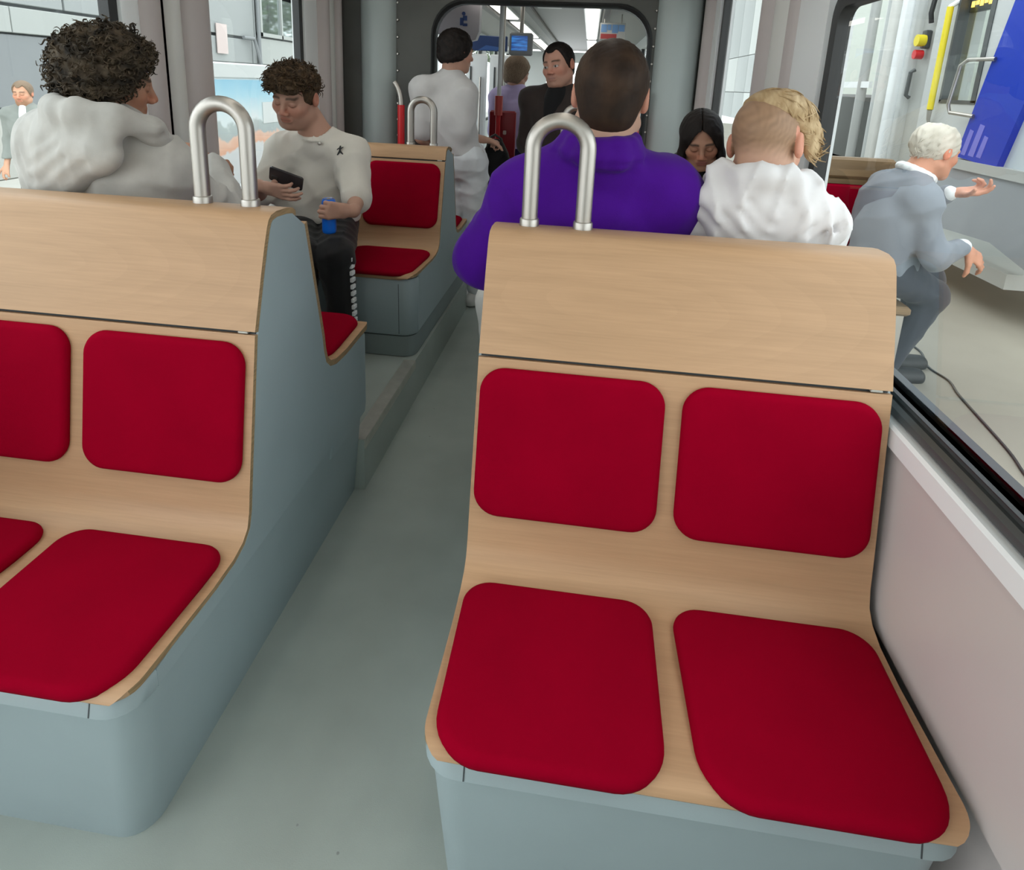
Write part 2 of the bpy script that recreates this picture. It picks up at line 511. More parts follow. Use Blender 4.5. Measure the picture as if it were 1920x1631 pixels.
def cushion(origin, v_dir, n_dir, x0, x1, v0, v1, radii, th, name, parent, taper=0.0, sink=.004):
    """upholstered pad: rounded outline in the (x, v) plane, soft edge, slight crown"""
    o = Vector(origin); vd = Vector(v_dir).normalized(); nd = Vector(n_dir).normalized()
    out = rrect(x0, x1, v0, v1, radii, 9)
    cx, cv = (x0 + x1) / 2, (v0 + v1) / 2
    if taper: out = [(cx + (x - cx) * (1 + taper * (v - cv) / (v1 - v0)), v) for x, v in out]
    hx, hv = (x1 - x0) / 2, (v1 - v0) / 2
    rings = []
    r = th * .75
    def ring(ins, h):
        return [o + Vector((cx + (x - cx) * (1 - ins / hx), 0, 0)) + vd * (cv + (v - cv) * (1 - ins / hv)) + nd * h for x, v in out]
    rings.append(ring(.003, -sink)); rings.append(ring(0, th * .25))
    for k in range(1, 6):
        a = math.pi / 2 * k / 5
        rings.append(ring(r * (1 - math.cos(a)), th * .25 + r * math.sin(a)))
    for f, h in ((.12, 1.04), (.35, 1.12), (.6, 1.18), (.85, 1.2)):
        rings.append([p.lerp(o + Vector((cx, 0, 0)) + vd * cv + nd * th, f) + nd * th * (h - 1) for p in rings[6]])
    m = MB().loft(rings)
    return m.build(name, RED, parent, ang=80)

def loop_rail(xa, xb, y, z, ztop, parent, lean=0.0):
    R = (xb - xa) / 2; cx = (xa + xb) / 2; zc = ztop - .019 - R
    pts = [(xa, y, z - .02), (xa, y, (z + zc) / 2)]
    for k in range(17):
        a = math.pi - math.pi * k / 16
        pts.append((cx + R * math.cos(a), y + lean * (zc - z) , zc + R * math.sin(a)))
    pts += [(xb, y, (z + zc) / 2), (xb, y, z - .02)]
    g = MB().tube(pts, .0185, 20).build('grab_handle', STEEL, parent, ang=60, label='brushed steel loop handle')
    for x in (xa, xb):
        MB().loft([[(x + rr * math.cos(2 * math.pi * k / 20), y + rr * math.sin(2 * math.pi * k / 20), zz) for k in range(20)] for rr, zz in ((.0225, z - .012), (.0225, z + .014), (.0212, z + .017), (.0188, z + .018))]).build('collar', STEEL, g)
    return g

def back_frame(prof_top, prof_bot, yf, dr):
    """origin (bottom), direction up the back plane, outward normal for cushions"""
    a = Vector((0, yf + dr * prof_bot[0], prof_bot[1])); b = Vector((0, yf + dr * prof_top[0], prof_top[1]))
    v = (b - a).normalized(); n = Vector((0, -dr * v.z, dr * v.y))
    return a, v, n

def double_bench(label, x0, x1, aisle, low_front, y_front, y_back, kind, group):
    """back-to-back bench for 2 + 2; aisle = -1 / +1: which end is at the aisle.
    kind 'near': low seats at the front, raised ones behind; kind 'far': both raised."""
    xa = x0 if aisle < 0 else x1
    near = kind == 'near'
    z0 = 0.0 if near else .2035
    t = thing('double_bench', label, 'bench', ((x0 + x1) / 2, (y_front + y_back) / 2, z0), group)
    zf = .402 if near else .607
    # ---- shells
    if near:
        pf = profile(.402, .40, .474, .876)
        head = [(.475, .8835), (.495, .945), (.516, 1.01), (.537, 1.07), (.552, 1.108), (.561, 1.124), (.574, 1.134), (.60, 1.139), (.65, 1.137), (.68, 1.132), (.695, 1.123), (.701, 1.111), (.698, 1.100), (.690, 1.095)]
        pb = profile(.617, .373, .470, 1.08)
        zb = .617
    else:
        pf = profile(.607, .47, .566, 1.048)
        head = [(.568, 1.0555), (.577, 1.082), (.588, 1.102), (.605, 1.114), (.64, 1.119), (.69, 1.112), (.725, 1.10), (.738, 1.086), (.734, 1.072)]
        pb = profile(.607, .37, .475, 1.07)
        zb = .607
    sh = shell(pf, y_front, 1, x0, x1, .014, 'seat_shell', t)
    hd = shell(head, y_front, 1, x0, x1, .015, 'headboard', t, round_front=False, top_r=.03)
    sb = shell(pb, y_back, -1, x0, x1, .019, 'seat_shell', t)
    # dark joint strip behind the gap and small clips
    j = MB(); gs, gz = pf[-1]; j.box(x0 + .004, x1 - .004, y_front + gs + .012, y_front + gs + .02, gz - .02, gz + .03); j.build('joint_strip', PLASTIC_D, t)
    for xx in (x1 - .03,):
        MB().box(xx - .012, xx + .012, y_front + gs + .001, y_front + gs + .012, gz + .001, gz + .007, .0015).build('clip', ALU, t)
    # ---- base body: plan outline lofted upwards, rounded corners towards the aisle
    e0 = .0015
    yfb = y_front + .008
    def ring(z, inset, yi):
        r = .06
        return rrect(x0 - e0 + inset, x1 + e0 - inset, yfb + yi, (y_back - .078 if near else y_back - .02), [r, r, .02, .02] if near else [r, r, r, r], 6, z)
    m = MB()
    if near:
        prof = [(0.0, .036, .030), (.02, .034, .028), (.30, .008, .012), (.343, .004, .008)]
        m.loft([ring(*q) for q in prof]); pl = m.build('plinth', PLASTIC, t, ang=50)
        m = MB(); m.loft([ring(*q) for q in ((.340, .012, .016), (.350, .012, .016))]); m.build('groove', PLASTIC_D, t)
        m = MB(); m.loft([ring(*q) for q in ((.347, .0015, .004), (.352, .0005, -.012), (.383, .0005, -.004), (.387, .003, .0))]); lip = m.build('seat_rim', PLASTIC, t, ang=50)
        # raised body under the rear seats
        m = MB(); m.loft([rrect(x0 - e0 + i, x1 + e0 - i, y_back - .37, y_back - .012, [.02, .02, .055, .055], 6, z) for z, i in ((.30, .004), (.33, .001), (.585, .001), (.592, .006))]); m.build('rear_seat_body', PLASTIC, t, ang=50)
    else:
        m.loft([ring(z0, .010, .024), ring(.30, .008, .016), ring(.306, .010, .016)]); m.build('plinth', PLINTH, t, ang=50)
        m = MB(); m.loft([ring(.304, .014, .02), ring(.316, .014, .02)]); m.build('groove', PLASTIC_D, t)
        m = MB(); m.loft([ring(.312, .006, .012), ring(.32, .002, .006), ring(.575, .002, -.004), ring(.585, .006, .0)]); m.build('seat_rim', PLASTIC, t, ang=50)
    # fine seams on the rim, near the rounded corners
    zs0, zs1 = (.353, .3865) if near else (.322, .566)
    for xx in (x0 + .075, x1 - .075):
        ya, yc = (yfb - .0125, yfb - .0045) if near else (yfb + .0055, yfb - .0045)
        MB().prism([(ya, zs0), (yc, zs1 - .003), (yc + .012, zs1 - .003), (ya + .012, zs0)], 'x', xx - .0012, xx + .0012).build('seam', PLASTIC_D, t)
    # ---- end panels: the grey wedge between the two backs
    for xe in (x0, x1):
        s = -1 if xe == x0 else 1
        def behind(pr, d):
            q = [Vector(p) for p in pr]; r = []
            for i in range(len(q)):
                tt = (q[min(i + 1, len(q) - 1)] - q[max(i - 1, 0)]).normalized(); r.append((q[i].x + tt.y * d, q[i].y - tt.x * d))
            return r
        back = [(y_front + a, b) for a, b in behind(pf, .012)[8:]] + [(y_front + a, b) for a, b in behind(head, .0145)[:-4]]
        rear = [(y_back - a, b) for a, b in reversed(behind(pb, .018)[8:])]
        low = .349 if near else .32
        poly = [(y_front + .072, zf - .014)] + back + rear + [(y_back - .072, zb - .016), (y_back - .072, low), (y_front + .072, low)]
        m = MB().prism(poly, 'x', xe - s * .02, xe + s * e0)
        m.build('end_panel', PLASTIC, t, ang=30)
    # ---- cushions
    w = (x1 - x0)
    pads = [(x0 + .008, x0 + .403), (x1 - .412, x1 - .016)] if aisle < 0 else [(x0 + .02, x0 + .398), (x0 + .437, x1 - .018)]
    if near:
        a, v, n = back_frame(pf[-1], pf[14], y_front, 1)
        v0 = (.533 - a.z) / v.z; v1 = (.858 - a.z) / v.z
    else:
        a, v, n = back_frame(pf[-1], pf[14], y_front, 1)
        v0 = (.712 - a.z) / v.z; v1 = (1.035 - a.z) / v.z
    for (p0, p1) in pads:
        cushion(a, v, n, p0, p1, v0, v1, .055, .02, 'back_cushion', t)
        f0, f1 = (-.020, .352) if near else (-.016, .40)
        cushion((0, y_front, zf), (0, 1, -.012), (0, .012, 1), p0 + .006, p1 - .004, f0, f1, [.082, .082, .055, .055], .022, 'seat_cushion', t, taper=.03)
        a2, v2, n2 = back_frame(pb[-1], pb[14], y_back, -1)
        cushion(a2, v2, n2, p0, p1, .03, .30, .06, .02, 'back_cushion', t)
        cushion((0, y_back, zb), (0, -1, -.012), (0, -.012, 1), p0 + .008, p1 - .006, -.012, .33, [.08, .08, .06, .06], .022, 'seat_cushion', t, taper=.03)
    # ---- loop handle at the aisle end
    if near: yh, zh, zt = y_front + .643, 1.137, 1.397
    else: yh, zh, zt = y_front + .67, 1.112, 1.37
    if aisle > 0: loop_rail(x1 - .2115, x1 - .088, yh, zh, zt, t)
    else: loop_rail(x0 + .081, x0 + .204, yh, zh, zt, t)
    return t

BG = 'back-to-back wooden benches with red pads'
double_bench('wooden two-seat bench with red pads and steel loop, on the left side nearest the camera', -1.562, -.712, 1, True, .757, 1.985, 'near', BG)
double_bench('wooden two-seat bench with four red pads, large at the right beside the window', -.199, .651, -1, True, .757, 1.985, 'near', BG)
double_bench('wooden bench on the left platform where the man in the white T-shirt sits', -1.562, -.712, 1, True, 2.557, 3.80, 'far', BG)
double_bench('wooden bench on the right platform where the dark-haired woman sits', -.199, .651, -1, True, 2.557, 3.80, 'far', BG)

# ------------------------------------------------------------------ grab poles by the gangway
def grab_pole(x, y, s, label):
    t = thing('grab_pole', label, 'pole', (x, y, 0), 'red-sleeved grab poles by the gangway')
    zt = 1.30
    pts = [(x, y, 0), (x, y, zt)] + [(x - s * .085 * (1 - math.cos(a)) , y, zt + .15 * math.sin(a)) for a in [math.pi / 3 * k / 6 for k in range(1, 7)]]
    MB().tube(pts, .0165, 14).build('tube', STEEL, t, ang=60)
    MB().tube([(x, y, .75), (x, y, zt - .005)], .0215, 16).build('sleeve', REDPAINT, t, ang=60, label='red plastic sleeve')
    MB().tube([(x, y, 0), (x, y, .012)], .04, 16).build('foot_plate', STEEL, t, ang=60)
    return t
grab_pole(-1.149, 3.80, 1, 'curved steel grab pole with red sleeve behind the left far bench')
grab_pole(.285, 3.855, -1, 'curved steel grab pole with red sleeve right of the man in purple')

# ------------------------------------------------------------------ the next car, seen through the gangway
Y2, Y3 = 4.66, 13.0
m = MB().box(XL - .1, XR + .1, 4.75, Y3, -.08, 0); struct(m.build('floor_next_car', FLOOR))
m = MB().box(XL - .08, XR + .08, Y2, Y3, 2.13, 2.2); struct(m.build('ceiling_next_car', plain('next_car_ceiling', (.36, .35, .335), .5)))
DARKW = plain('next_car_grey_trim', (.23, .22, .21), .5)
for x in (-.98, -.60, .10):
    m = MB().box(x - .035, x + .035, Y2, Y3, 2.085, 2.13, .01); struct(m.build('trim_5' if x == -.98 else 'trim_6' if x == -.60 else 'trim_7', DARKW))
LBL = {-.85: 'slanting row of ceiling lights left of centre in the next car', -.03: 'ceiling light strip above the purple-clad man, in the next car'}
for x, segs in ((-.85, ((4.72, 6.75), (7.05, 9.3), (9.6, 12.5))), (-.03, ((4.72, 9.2), (9.5, 12.5)))):
    t = thing('ceiling_light', LBL[x], 'ceiling light', (x, 8, 2.13), 'ceiling light strips of the next car')
    for a, b in segs:
        h = MB().box(x - .075, x + .075, a, b, 2.10, 2.13).build('housing', WHITE, t)
        MB().box(x - .06, x + .06, a + .02, b - .02, 2.092, 2.102).build('diffuser', LAMP, h)
# centre ceiling hatch
t = thing('ceiling_hatch', 'small white hatch on the ceiling between the two light strips', 'hatch', (-.40, 5.6, 2.13))
MB().box(-.52, -.30, 5.45, 5.85, 2.11, 2.13, .006).build('panel', PALE, t)
MB().box(-.46, -.36, 5.5, 5.53, 2.104, 2.11).build('latch', BLACK, t)

def next_wall(side, x_in, s):
    w = None
    def bx(m, a, b, *r): return m.box(*(sorted((x_in + s * a, x_in + s * b))), *r)
    m = MB(); bx(m, 0, .07, Y2, Y3, 0, .86); bx(m, 0, .07, Y2, Y3, 2.0, 2.15)
    y = Y2
    posts = []
    while y < Y3 - .3:
        bx(m, -.01, .07, y, y + .28, .86, 2.0); y += 1.55
    w = struct(m.build('wall_%s_next_car' % side, WHITE))
    y = Y2 + .28
    n = 0
    while y < Y3 - 1:
        f = MB(); bx(f, .01, .05, y, y + .035, .86, 2.0); bx(f, .01, .05, y + 1.235, y + 1.27, .86, 2.0); bx(f, .01, .05, y, y + 1.27, .86, .9)
        fo = f.build('window_frame', BLACK, w)
        g = MB(); bx(g, .03, .034, y + .03, y + 1.24, .88, 2.0); g.build('pane', GLASS, fo)
        y += 1.55
    return w
next_wall('left', XL, -1)
next_wall('right', XR, 1)
m = MB().box(XL, XR, Y3 - .05, Y3, 0, .9).box(XL, -.9, Y3 - .05, Y3, .9, 2.1).box(.0, XR, Y3 - .05, Y3, .9, 2.1).box(-.9, 0, Y3 - .05, Y3, 1.9, 2.1)
struct(m.build('wall_end_next_car', WHITE))

# portal panel with a blue pictogram (left, behind the standing man)
t = thing('portal_panel', 'pale rounded overhead panel with a small blue pictogram, above the man in grey', 'panel', (-1.02, 4.9, 1.76))
MB().prism([(-1.32, 2.12), (-1.30, 1.86), (-1.22, 1.80), (-.95, 1.745), (-.89, 1.76), (-.865, 1.82), (-.86, 2.12)], 'y', 4.86, 4.95).build('panel', plain('lilac_white_panel', (.56, .53, .56), .4), t)
pic = MB(); pic.box(-1.012, -.985, 4.857, 4.861, 1.86, 1.915); pic.box(-.99, -.955, 4.857, 4.861, 1.855, 1.875); pic.box(-.99, -.958, 4.857, 4.861, 1.895, 1.93)
pic.tube([(-.985, 4.861, 1.945), (-.985, 4.857, 1.945)], .014, 12)
pic.build('pictogram', plain('pictogram_blue', (.06, .10, .26), .5), t)

# dark blue overhead board
t = thing('overhead_board', 'wide dark blue board hanging across the next car, left of the small screen', 'board', (-.91, 5.62, 1.72))
MB().box(-1.13, -.745, 5.6, 5.65, 1.718, 1.845, .006).build('board', NAVY, t)
MB().prism([(-1.0, 1.722), (-.83, 1.722), (-.80, 1.75), (-.93, 1.765)], 'y', 5.595, 5.602).build('printed_wedge', plain('print_blue', (.05, .13, .38), .4), t)
MB().tube([(-1.05, 5.62, 1.84), (-1.05, 5.62, 2.13)], .012, 8).build('hanger', STEEL, t)
MB().tube([(-.8, 5.62, 1.84), (-.8, 5.62, 2.13)], .012, 8).build('hanger', STEEL, t)

# information screen
t = thing('information_screen', 'small hanging screen with a glowing blue picture in a pale grey housing', 'screen', (-.56, 5.0, 1.66))
MB().box(-.652, -.468, 5.0, 5.06, 1.665, 1.835, .012).build('housing', plain('screen_housing', (.35, .37, .38), .5), t)
def screen_mat():
    m, nt, b = new_mat('screen_picture'); N, L = nt.nodes, nt.links
    tc = N.new('ShaderNodeTexCoord'); mp = N.new('ShaderNodeMapping'); mp.inputs['Scale'].default_value = (3, 1, 22)
    n = N.new('ShaderNodeTexNoise'); n.inputs['Scale'].default_value = 2.0; n.inputs['Detail'].default_value = 2
    L.new(tc.outputs['Object'], mp.inputs['Vector']); L.new(mp.outputs['Vector'], n.inputs['Vector'])
    r = N.new('ShaderNodeValToRGB'); r.color_ramp.elements[0].position = .45; r.color_ramp.elements[1].position = .62
    r.color_ramp.elements[0].color = (.008, .05, .22, 1); r.color_ramp.elements[1].color = (.03, .2, .55, 1)
    L.new(n.outputs['Fac'], r.inputs['Fac']); L.new(r.outputs['Color'], b.inputs['Emission Color']); L.new(r.outputs['Color'], b.inputs['Base Color'])
    b.inputs['Emission Strength'].default_value = .7; b.inputs['Roughness'].default_value = .2
    return m
MB().box(-.632, -.508, 4.996, 5.002, 1.70, 1.81).build('display', screen_mat(), t)
MB().tube([(-.56, 5.03, 1.83), (-.56, 5.03, 2.13)], .016, 8).build('hanger', STEEL, t)

# red partition board with handle, and the red pole before it
t = thing('partition_board', 'dark red upright partition board beside the standing man, behind the red pole', 'partition', (-.63, 4.75, 0))
MB().box(-.742, -.54, 4.72, 4.76, .3, 1.25, .012).build('board', DARKRED, t)
MB().box(-.735, -.715, 4.725, 4.755, 0, .31).build('foot', STEEL, t); MB().box(-.57, -.55, 4.725, 4.755, 0, .31).build('foot', STEEL, t)
MB().prism(rrect(-.632, -.608, 1.075, 1.105, .006, 3), 'y', 4.705, 4.722).build('lock', STEEL, t, label='small square steel lock')
t = thing('stanchion', 'slim stanchion with red sleeve and white clamp, in front of the dark red board', 'pole', (-.66, 4.62, 0))
MB().tube([(-.66, 4.62, 0), (-.66, 4.62, 2.13)], .0155, 12).build('tube', WHITE, t, ang=60)
MB().tube([(-.66, 4.62, .3), (-.66, 4.62, 1.25)], .0175, 12).build('sleeve', REDPAINT, t, ang=60)
MB().tube([(-.66, 4.62, 1.22), (-.66, 4.62, 1.36)], .03, 12).build('button_box', plain('faded_red', (.62, .09, .08), .4), t, ang=60)
cl = MB().tube([(-.66, 4.62, 1.0), (-.66, 4.62, 1.045)], .034, 14).build('clamp', WHITE, t, ang=60)
MB().tube([(-.66, 4.615, 1.022), (-.735, 4.60, 1.02)], [.02, .013], 10).build('clamp_arm', WHITE, cl, ang=60)
t = thing('stanchion', 'pale steel stanchion under the hanging screen in the next car', 'pole', (-.60, 5.3, 0))
MB().tube([(-.76, 5.45, 0), (-.76, 5.45, 2.13)], .018, 12).build('tube', STEEL, t, ang=60)
# white inner door leaves of the next car
for x, lab in ((-1.14, 'white door leaf of the next car, just right of the man in grey'), (-.90, 'white door leaf of the next car, left of the red stanchion')):
    t = thing('door_leaf', lab, 'door', (x, 6.3, 0))
    MB().box(x - .105, x + .105, 6.3, 6.36, 0, 1.72, .012).build('leaf', WHITE, t)
    MB().box(x - .06, x - .045, 6.285, 6.3, .7, 1.6, .003).build('edge_seal', GASKET, t)
    MB().tube([(x + .05, 6.27, .9), (x + .05, 6.27, 1.5)], .012, 8).build('handle', STEEL, t)
# small printed board hanging under the ceiling on the right
t = thing('hanging_board', 'small pale blue and red printed board hanging right of the far ceiling light', 'board', (.17, 6.3, 1.9))
MB().box(.05, .29, 6.3, 6.32, 1.895, 2.05, .004).build('board', PALE, t)
pb_ = MB()
for x0, x1, z0 in ((.06, .115, 1.965), (.12, .155, 1.985), (.165, .22, 1.96), (.225, .28, 1.975)): pb_.box(x0, x1, 6.296, 6.3, z0, 2.035)
pb_.build('blue_print', plain('print_sky_blue', (.22, .42, .75), .4), t)
MB().box(.06, .21, 6.296, 6.3, 1.905, 1.95).build('red_print', plain('print_red', (.55, .08, .08), .4), t)
for x in (.09, .25): MB().tube([(x, 6.31, 2.045), (x, 6.31, 2.13)], .006, 8).build('hanger', STEEL, t)
# ================================================================== PEOPLE (one continuous surface each, grown from a distance field)
def V3(*a): return np.array(a if len(a) == 3 else a[0], dtype=np.float64)
def unit(v): v = np.asarray(v, float); return v / (np.linalg.norm(v) + 1e-12)

def axis_lines(lo, hi, h, fine):
    """grid lines from lo to hi, spacing h, finer inside the intervals of `fine`"""
    out = [lo]
    while out[-1] < hi:
        p = out[-1]; s = h
        for a, b, hf in fine:
            if a <= p <= b: s = min(s, hf)
            elif p < a < p + s: s = min(s, max(hf, a - p))
        out.append(p + s)
    return np.array(out)

class Field:
    def __init__(s, lo, hi, h, fine=()):
        """fine: list of (lo, hi, h) boxes"""
        s.ax = [axis_lines(lo[i], hi[i], h, [(f[0][i], f[1][i], f[2]) for f in fine]) for i in range(3)]
        s.F = np.full([len(a) for a in s.ax], .25, np.float32)
    def win(s, lo, hi):
        sl = []
        for i in range(3):
            a = np.searchsorted(s.ax[i], lo[i]); b = np.searchsorted(s.ax[i], hi[i])
            if b - a < 1: return None
            sl.append(slice(a, b))
        X = s.ax[0][sl[0]].astype(np.float32)[:, None, None]; Y = s.ax[1][sl[1]].astype(np.float32)[None, :, None]; Z = s.ax[2][sl[2]].astype(np.float32)[None, None, :]
        return tuple(sl), X, Y, Z
    def merge(s, sl, d, k, op):
        F = s.F[sl]
        if op == 'sub':
            if k > 0:
                h = np.clip(.5 - .5 * (F + d) / k, 0, 1); s.F[sl] = F * (1 - h) - d * h + k * h * (1 - h)
            else: s.F[sl] = np.maximum(F, -d)
        elif op == 'and': s.F[sl] = np.maximum(F, d)
        else:
            if k > 0:
                h = np.clip(.5 + .5 * (F - d) / k, 0, 1); s.F[sl] = F * (1 - h) + d * h - k * h * (1 - h)
            else: s.F[sl] = np.minimum(F, d)
    def cap(s, a, b, ra, rb=None, k=.02, op='add', flat=None):
        rb = ra if rb is None else rb
        a = V3(a); b = V3(b); m = max(ra, rb) + .035 + k
        w = s.win(np.minimum(a, b) - m, np.maximum(a, b) + m)
        if w is None: return s
        sl, X, Y, Z = w
        ab = b - a; L = max(float(ab @ ab), 1e-9)
        t = np.clip(((X - a[0]) * ab[0] + (Y - a[1]) * ab[1] + (Z - a[2]) * ab[2]) / L, 0, 1)
        dx, dy, dz = X - a[0] - t * ab[0], Y - a[1] - t * ab[1], Z - a[2] - t * ab[2]
        d2 = dx * dx + dy * dy + dz * dz
        if flat is not None:                  # (unit normal, squash > 1)
            n, q = flat; dn = dx * n[0] + dy * n[1] + dz * n[2]; d2 = d2 + dn * dn * (q * q - 1)
        s.merge(sl, np.sqrt(d2) - (ra + (rb - ra) * t), k, op); return s
    def ell(s, c, r, R=None, k=.02, op='add'):
        c = V3(c); r = V3(r); m = float(max(r)) + .03 + k
        w = s.win(c - m, c + m)
        if w is None: return s
        sl, X, Y, Z = w
        X, Y, Z = X - c[0], Y - c[1], Z - c[2]
        if R is not None:
            X, Y, Z = (X * R[0, i] + Y * R[1, i] + Z * R[2, i] for i in range(3))
        k0 = np.sqrt((X / r[0]) ** 2 + (Y / r[1]) ** 2 + (Z / r[2]) ** 2) + 1e-6
        k1 = np.sqrt((X / r[0] ** 2) ** 2 + (Y / r[1] ** 2) ** 2 + (Z / r[2] ** 2) ** 2) + 1e-6
        s.merge(sl, k0 * (k0 - 1) / k1, k, op); return s
    def func(s, fn, c, R, lo, hi, k=.0, op='add'):
        """fn(x,y,z) in a local frame (origin c, axes = columns of R), inside the local box lo..hi"""
        cs = np.array([[x, y, z] for x in (lo[0], hi[0]) for y in (lo[1], hi[1]) for z in (lo[2], hi[2])]) @ R.T + c
        w = s.win(cs.min(0), cs.max(0))
        if w is None: return s
        sl, X, Y, Z = w
        X, Y, Z = X - c[0], Y - c[1], Z - c[2]
        l = [X * R[0, i] + Y * R[1, i] + Z * R[2, i] for i in range(3)]
        d = fn(*l)
        ins = (l[0] > lo[0]) & (l[0] < hi[0]) & (l[1] > lo[1]) & (l[1] < hi[1]) & (l[2] > lo[2]) & (l[2] < hi[2])
        if op == 'add': d = np.where(ins, d, .25)
        s.merge(sl, d.astype(np.float32), k, op); return s
    def folds(s, amp, freq, seed, squash=(1, 1, 1), hi_amp=.3):
        rs = np.random.RandomState(seed)
        X, Y, Z = s.ax[0].astype(np.float32)[:, None, None], s.ax[1].astype(np.float32)[None, :, None], s.ax[2].astype(np.float32)[None, None, :]
        band = np.abs(s.F) < .03
        idx = np.nonzero(band)
        P = np.stack([s.ax[i][idx[i]] for i in range(3)], 1) * np.array(squash)
        w = np.zeros(len(P))
        for i in range(5):
            d = unit(rs.normal(size=3)) * freq * rs.uniform(.6, 1.5); d2 = unit(rs.normal(size=3)) * freq * .55
            ph = rs.uniform(0, 6.28, 2)
            s1 = np.sin(P @ d + 1.6 * np.sin(P @ d2 + ph[0]) + ph[1])
            w += (1 - np.abs(s1)) ** 2 - .35 if i < 3 else hi_amp * s1
        s.F[idx] -= (amp * w).astype(np.float32)
        return s
    def groove(s, pts, depth, width):
        """a soft crease of the given depth along a polyline"""
        pts = [V3(p) for p in pts]; m = width * 3
        lo = np.min(pts, 0) - m; hi = np.max(pts, 0) + m
        w = s.win(lo, hi)
        if w is None: return s
        sl, X, Y, Z = w
        D = np.full(s.F[sl].shape, 1.0, np.float32)
        for a, b in zip(pts, pts[1:]):
            ab = b - a; L = max(float(ab @ ab), 1e-9)
            t = np.clip(((X - a[0]) * ab[0] + (Y - a[1]) * ab[1] + (Z - a[2]) * ab[2]) / L, 0, 1)
            D = np.minimum(D, (X - a[0] - t * ab[0]) ** 2 + (Y - a[1] - t * ab[1]) ** 2 + (Z - a[2] - t * ab[2]) ** 2)
        s.F[sl] += depth * np.exp(-D / width ** 2); return s
    def mesh(s, smooth=1):
        F = s.F; S = F < 0
        c = np.zeros([n - 1 for n in F.shape], np.int8)
        corners = [(i, j, k) for i in (0, 1) for j in (0, 1) for k in (0, 1)]
        sub = lambda A, o: A[o[0]:A.shape[0] - 1 + o[0], o[1]:A.shape[1] - 1 + o[1], o[2]:A.shape[2] - 1 + o[2]]
        for o in corners: c += sub(S, o)
        I = np.argwhere((c > 0) & (c < 8))
        v = np.stack([F[I[:, 0] + o[0], I[:, 1] + o[1], I[:, 2] + o[2]] for o in corners], 1)
        acc = np.zeros((len(I), 3)); cnt = np.zeros(len(I))
        for a in range(8):
            for ax in range(3):
                oa = corners[a]
                if oa[ax]: continue
                ob = list(oa); ob[ax] = 1; b = corners.index(tuple(ob))
                m = (v[:, a] < 0) != (v[:, b] < 0)
                t = np.where(m, v[:, a] / np.where(m, v[:, a] - v[:, b], 1), 0)
                p = np.zeros((len(I), 3)) + np.array(oa); p[:, ax] = t
                acc[m] += p[m]; cnt[m] += 1
        acc /= cnt[:, None]
        W = np.stack([s.ax[i][I[:, i]] + (s.ax[i][I[:, i] + 1] - s.ax[i][I[:, i]]) * acc[:, i] for i in range(3)], 1)
        ids = np.full(c.shape, -1, np.int32); ids[I[:, 0], I[:, 1], I[:, 2]] = np.arange(len(I))
        Q = []
        for ax in range(3):
            a, b = [i for i in range(3) if i != ax]
            lo = [slice(None)] * 3; hi = [slice(None)] * 3
            lo[ax] = slice(0, -1); hi[ax] = slice(1, None)
            D = S[tuple(lo)] != S[tuple(hi)]
            E = np.argwhere(D)
            ok = (E[:, a] > 0) & (E[:, b] > 0) & (E[:, a] < F.shape[a] - 1) & (E[:, b] < F.shape[b] - 1)
            E = E[ok]
            if not len(E): continue
            def cell(da, db):
                q = E.copy(); q[:, a] -= da; q[:, b] -= db
                return ids[q[:, 0], q[:, 1], q[:, 2]]
            q = np.stack([cell(1, 1), cell(0, 1), cell(0, 0), cell(1, 0)], 1)
            inside = S[E[:, 0], E[:, 1], E[:, 2]]
            flip = inside if ax != 1 else ~inside
            q[~flip] = q[~flip][:, ::-1]
            Q.append(q)
        Q = np.concatenate(Q); Q = Q[(Q >= 0).all(1)]
        for _ in range(smooth):
            A = np.zeros_like(W); n = np.zeros(len(W))
            for i in range(4):
                a, b = Q[:, i], Q[:, (i + 1) % 4]
                for q in range(3):
                    A[:, q] += np.bincount(a, W[b, q], len(W)) + np.bincount(b, W[a, q], len(W))
                n += np.bincount(a, minlength=len(W)) + np.bincount(b, minlength=len(W))
            W = W * .5 + .5 * A / np.maximum(n, 1)[:, None]
        return W, Q

def np_mesh(name, W, Q, m, parent=None, col=None, label=None):
    off = np.array(wloc(parent)) if parent is not None else np.zeros(3)
    me = bpy.data.meshes.new(name)
    me.vertices.add(len(W)); me.vertices.foreach_set('co', (W - off).astype(np.float32).ravel())
    me.loops.add(len(Q) * 4); me.loops.foreach_set('vertex_index', Q.astype(np.int32).ravel())
    me.polygons.add(len(Q)); me.polygons.foreach_set('loop_start', np.arange(0, len(Q) * 4, 4, dtype=np.int32)); me.polygons.foreach_set('loop_total', np.full(len(Q), 4, np.int32))
    me.polygons.foreach_set('use_smooth', np.ones(len(Q), bool))
    me.update(calc_edges=True); me.validate()
    me.materials.append(m)
    if col is not None:
        at = me.color_attributes.new('Col', 'FLOAT_COLOR', 'POINT')
        at.data.foreach_set('color', np.concatenate([col, np.ones((len(col), 1))], 1).astype(np.float32).ravel())
    o = bpy.data.objects.new(name, me); COL.objects.link(o)
    if parent is not None: o.parent = parent
    if label: o['label'] = label
    return o

def frame(fwd, up=(0, 0, 1), roll=0.0):
    """columns: right, forward, up"""
    f = unit(fwd); r = unit(np.cross(f, up)); u = np.cross(r, f)
    if roll: r, u = r * math.cos(roll) + u * math.sin(roll), u * math.cos(roll) - r * math.sin(roll)
    return np.stack([r, f, u], 1)

def look(yaw, pitch=0, roll=0):
    """yaw: degrees from +y towards +x; pitch: degrees down"""
    y, p = math.radians(yaw), math.radians(pitch)
    return frame((math.sin(y) * math.cos(p), math.cos(y) * math.cos(p), -math.sin(p)), roll=math.radians(roll))

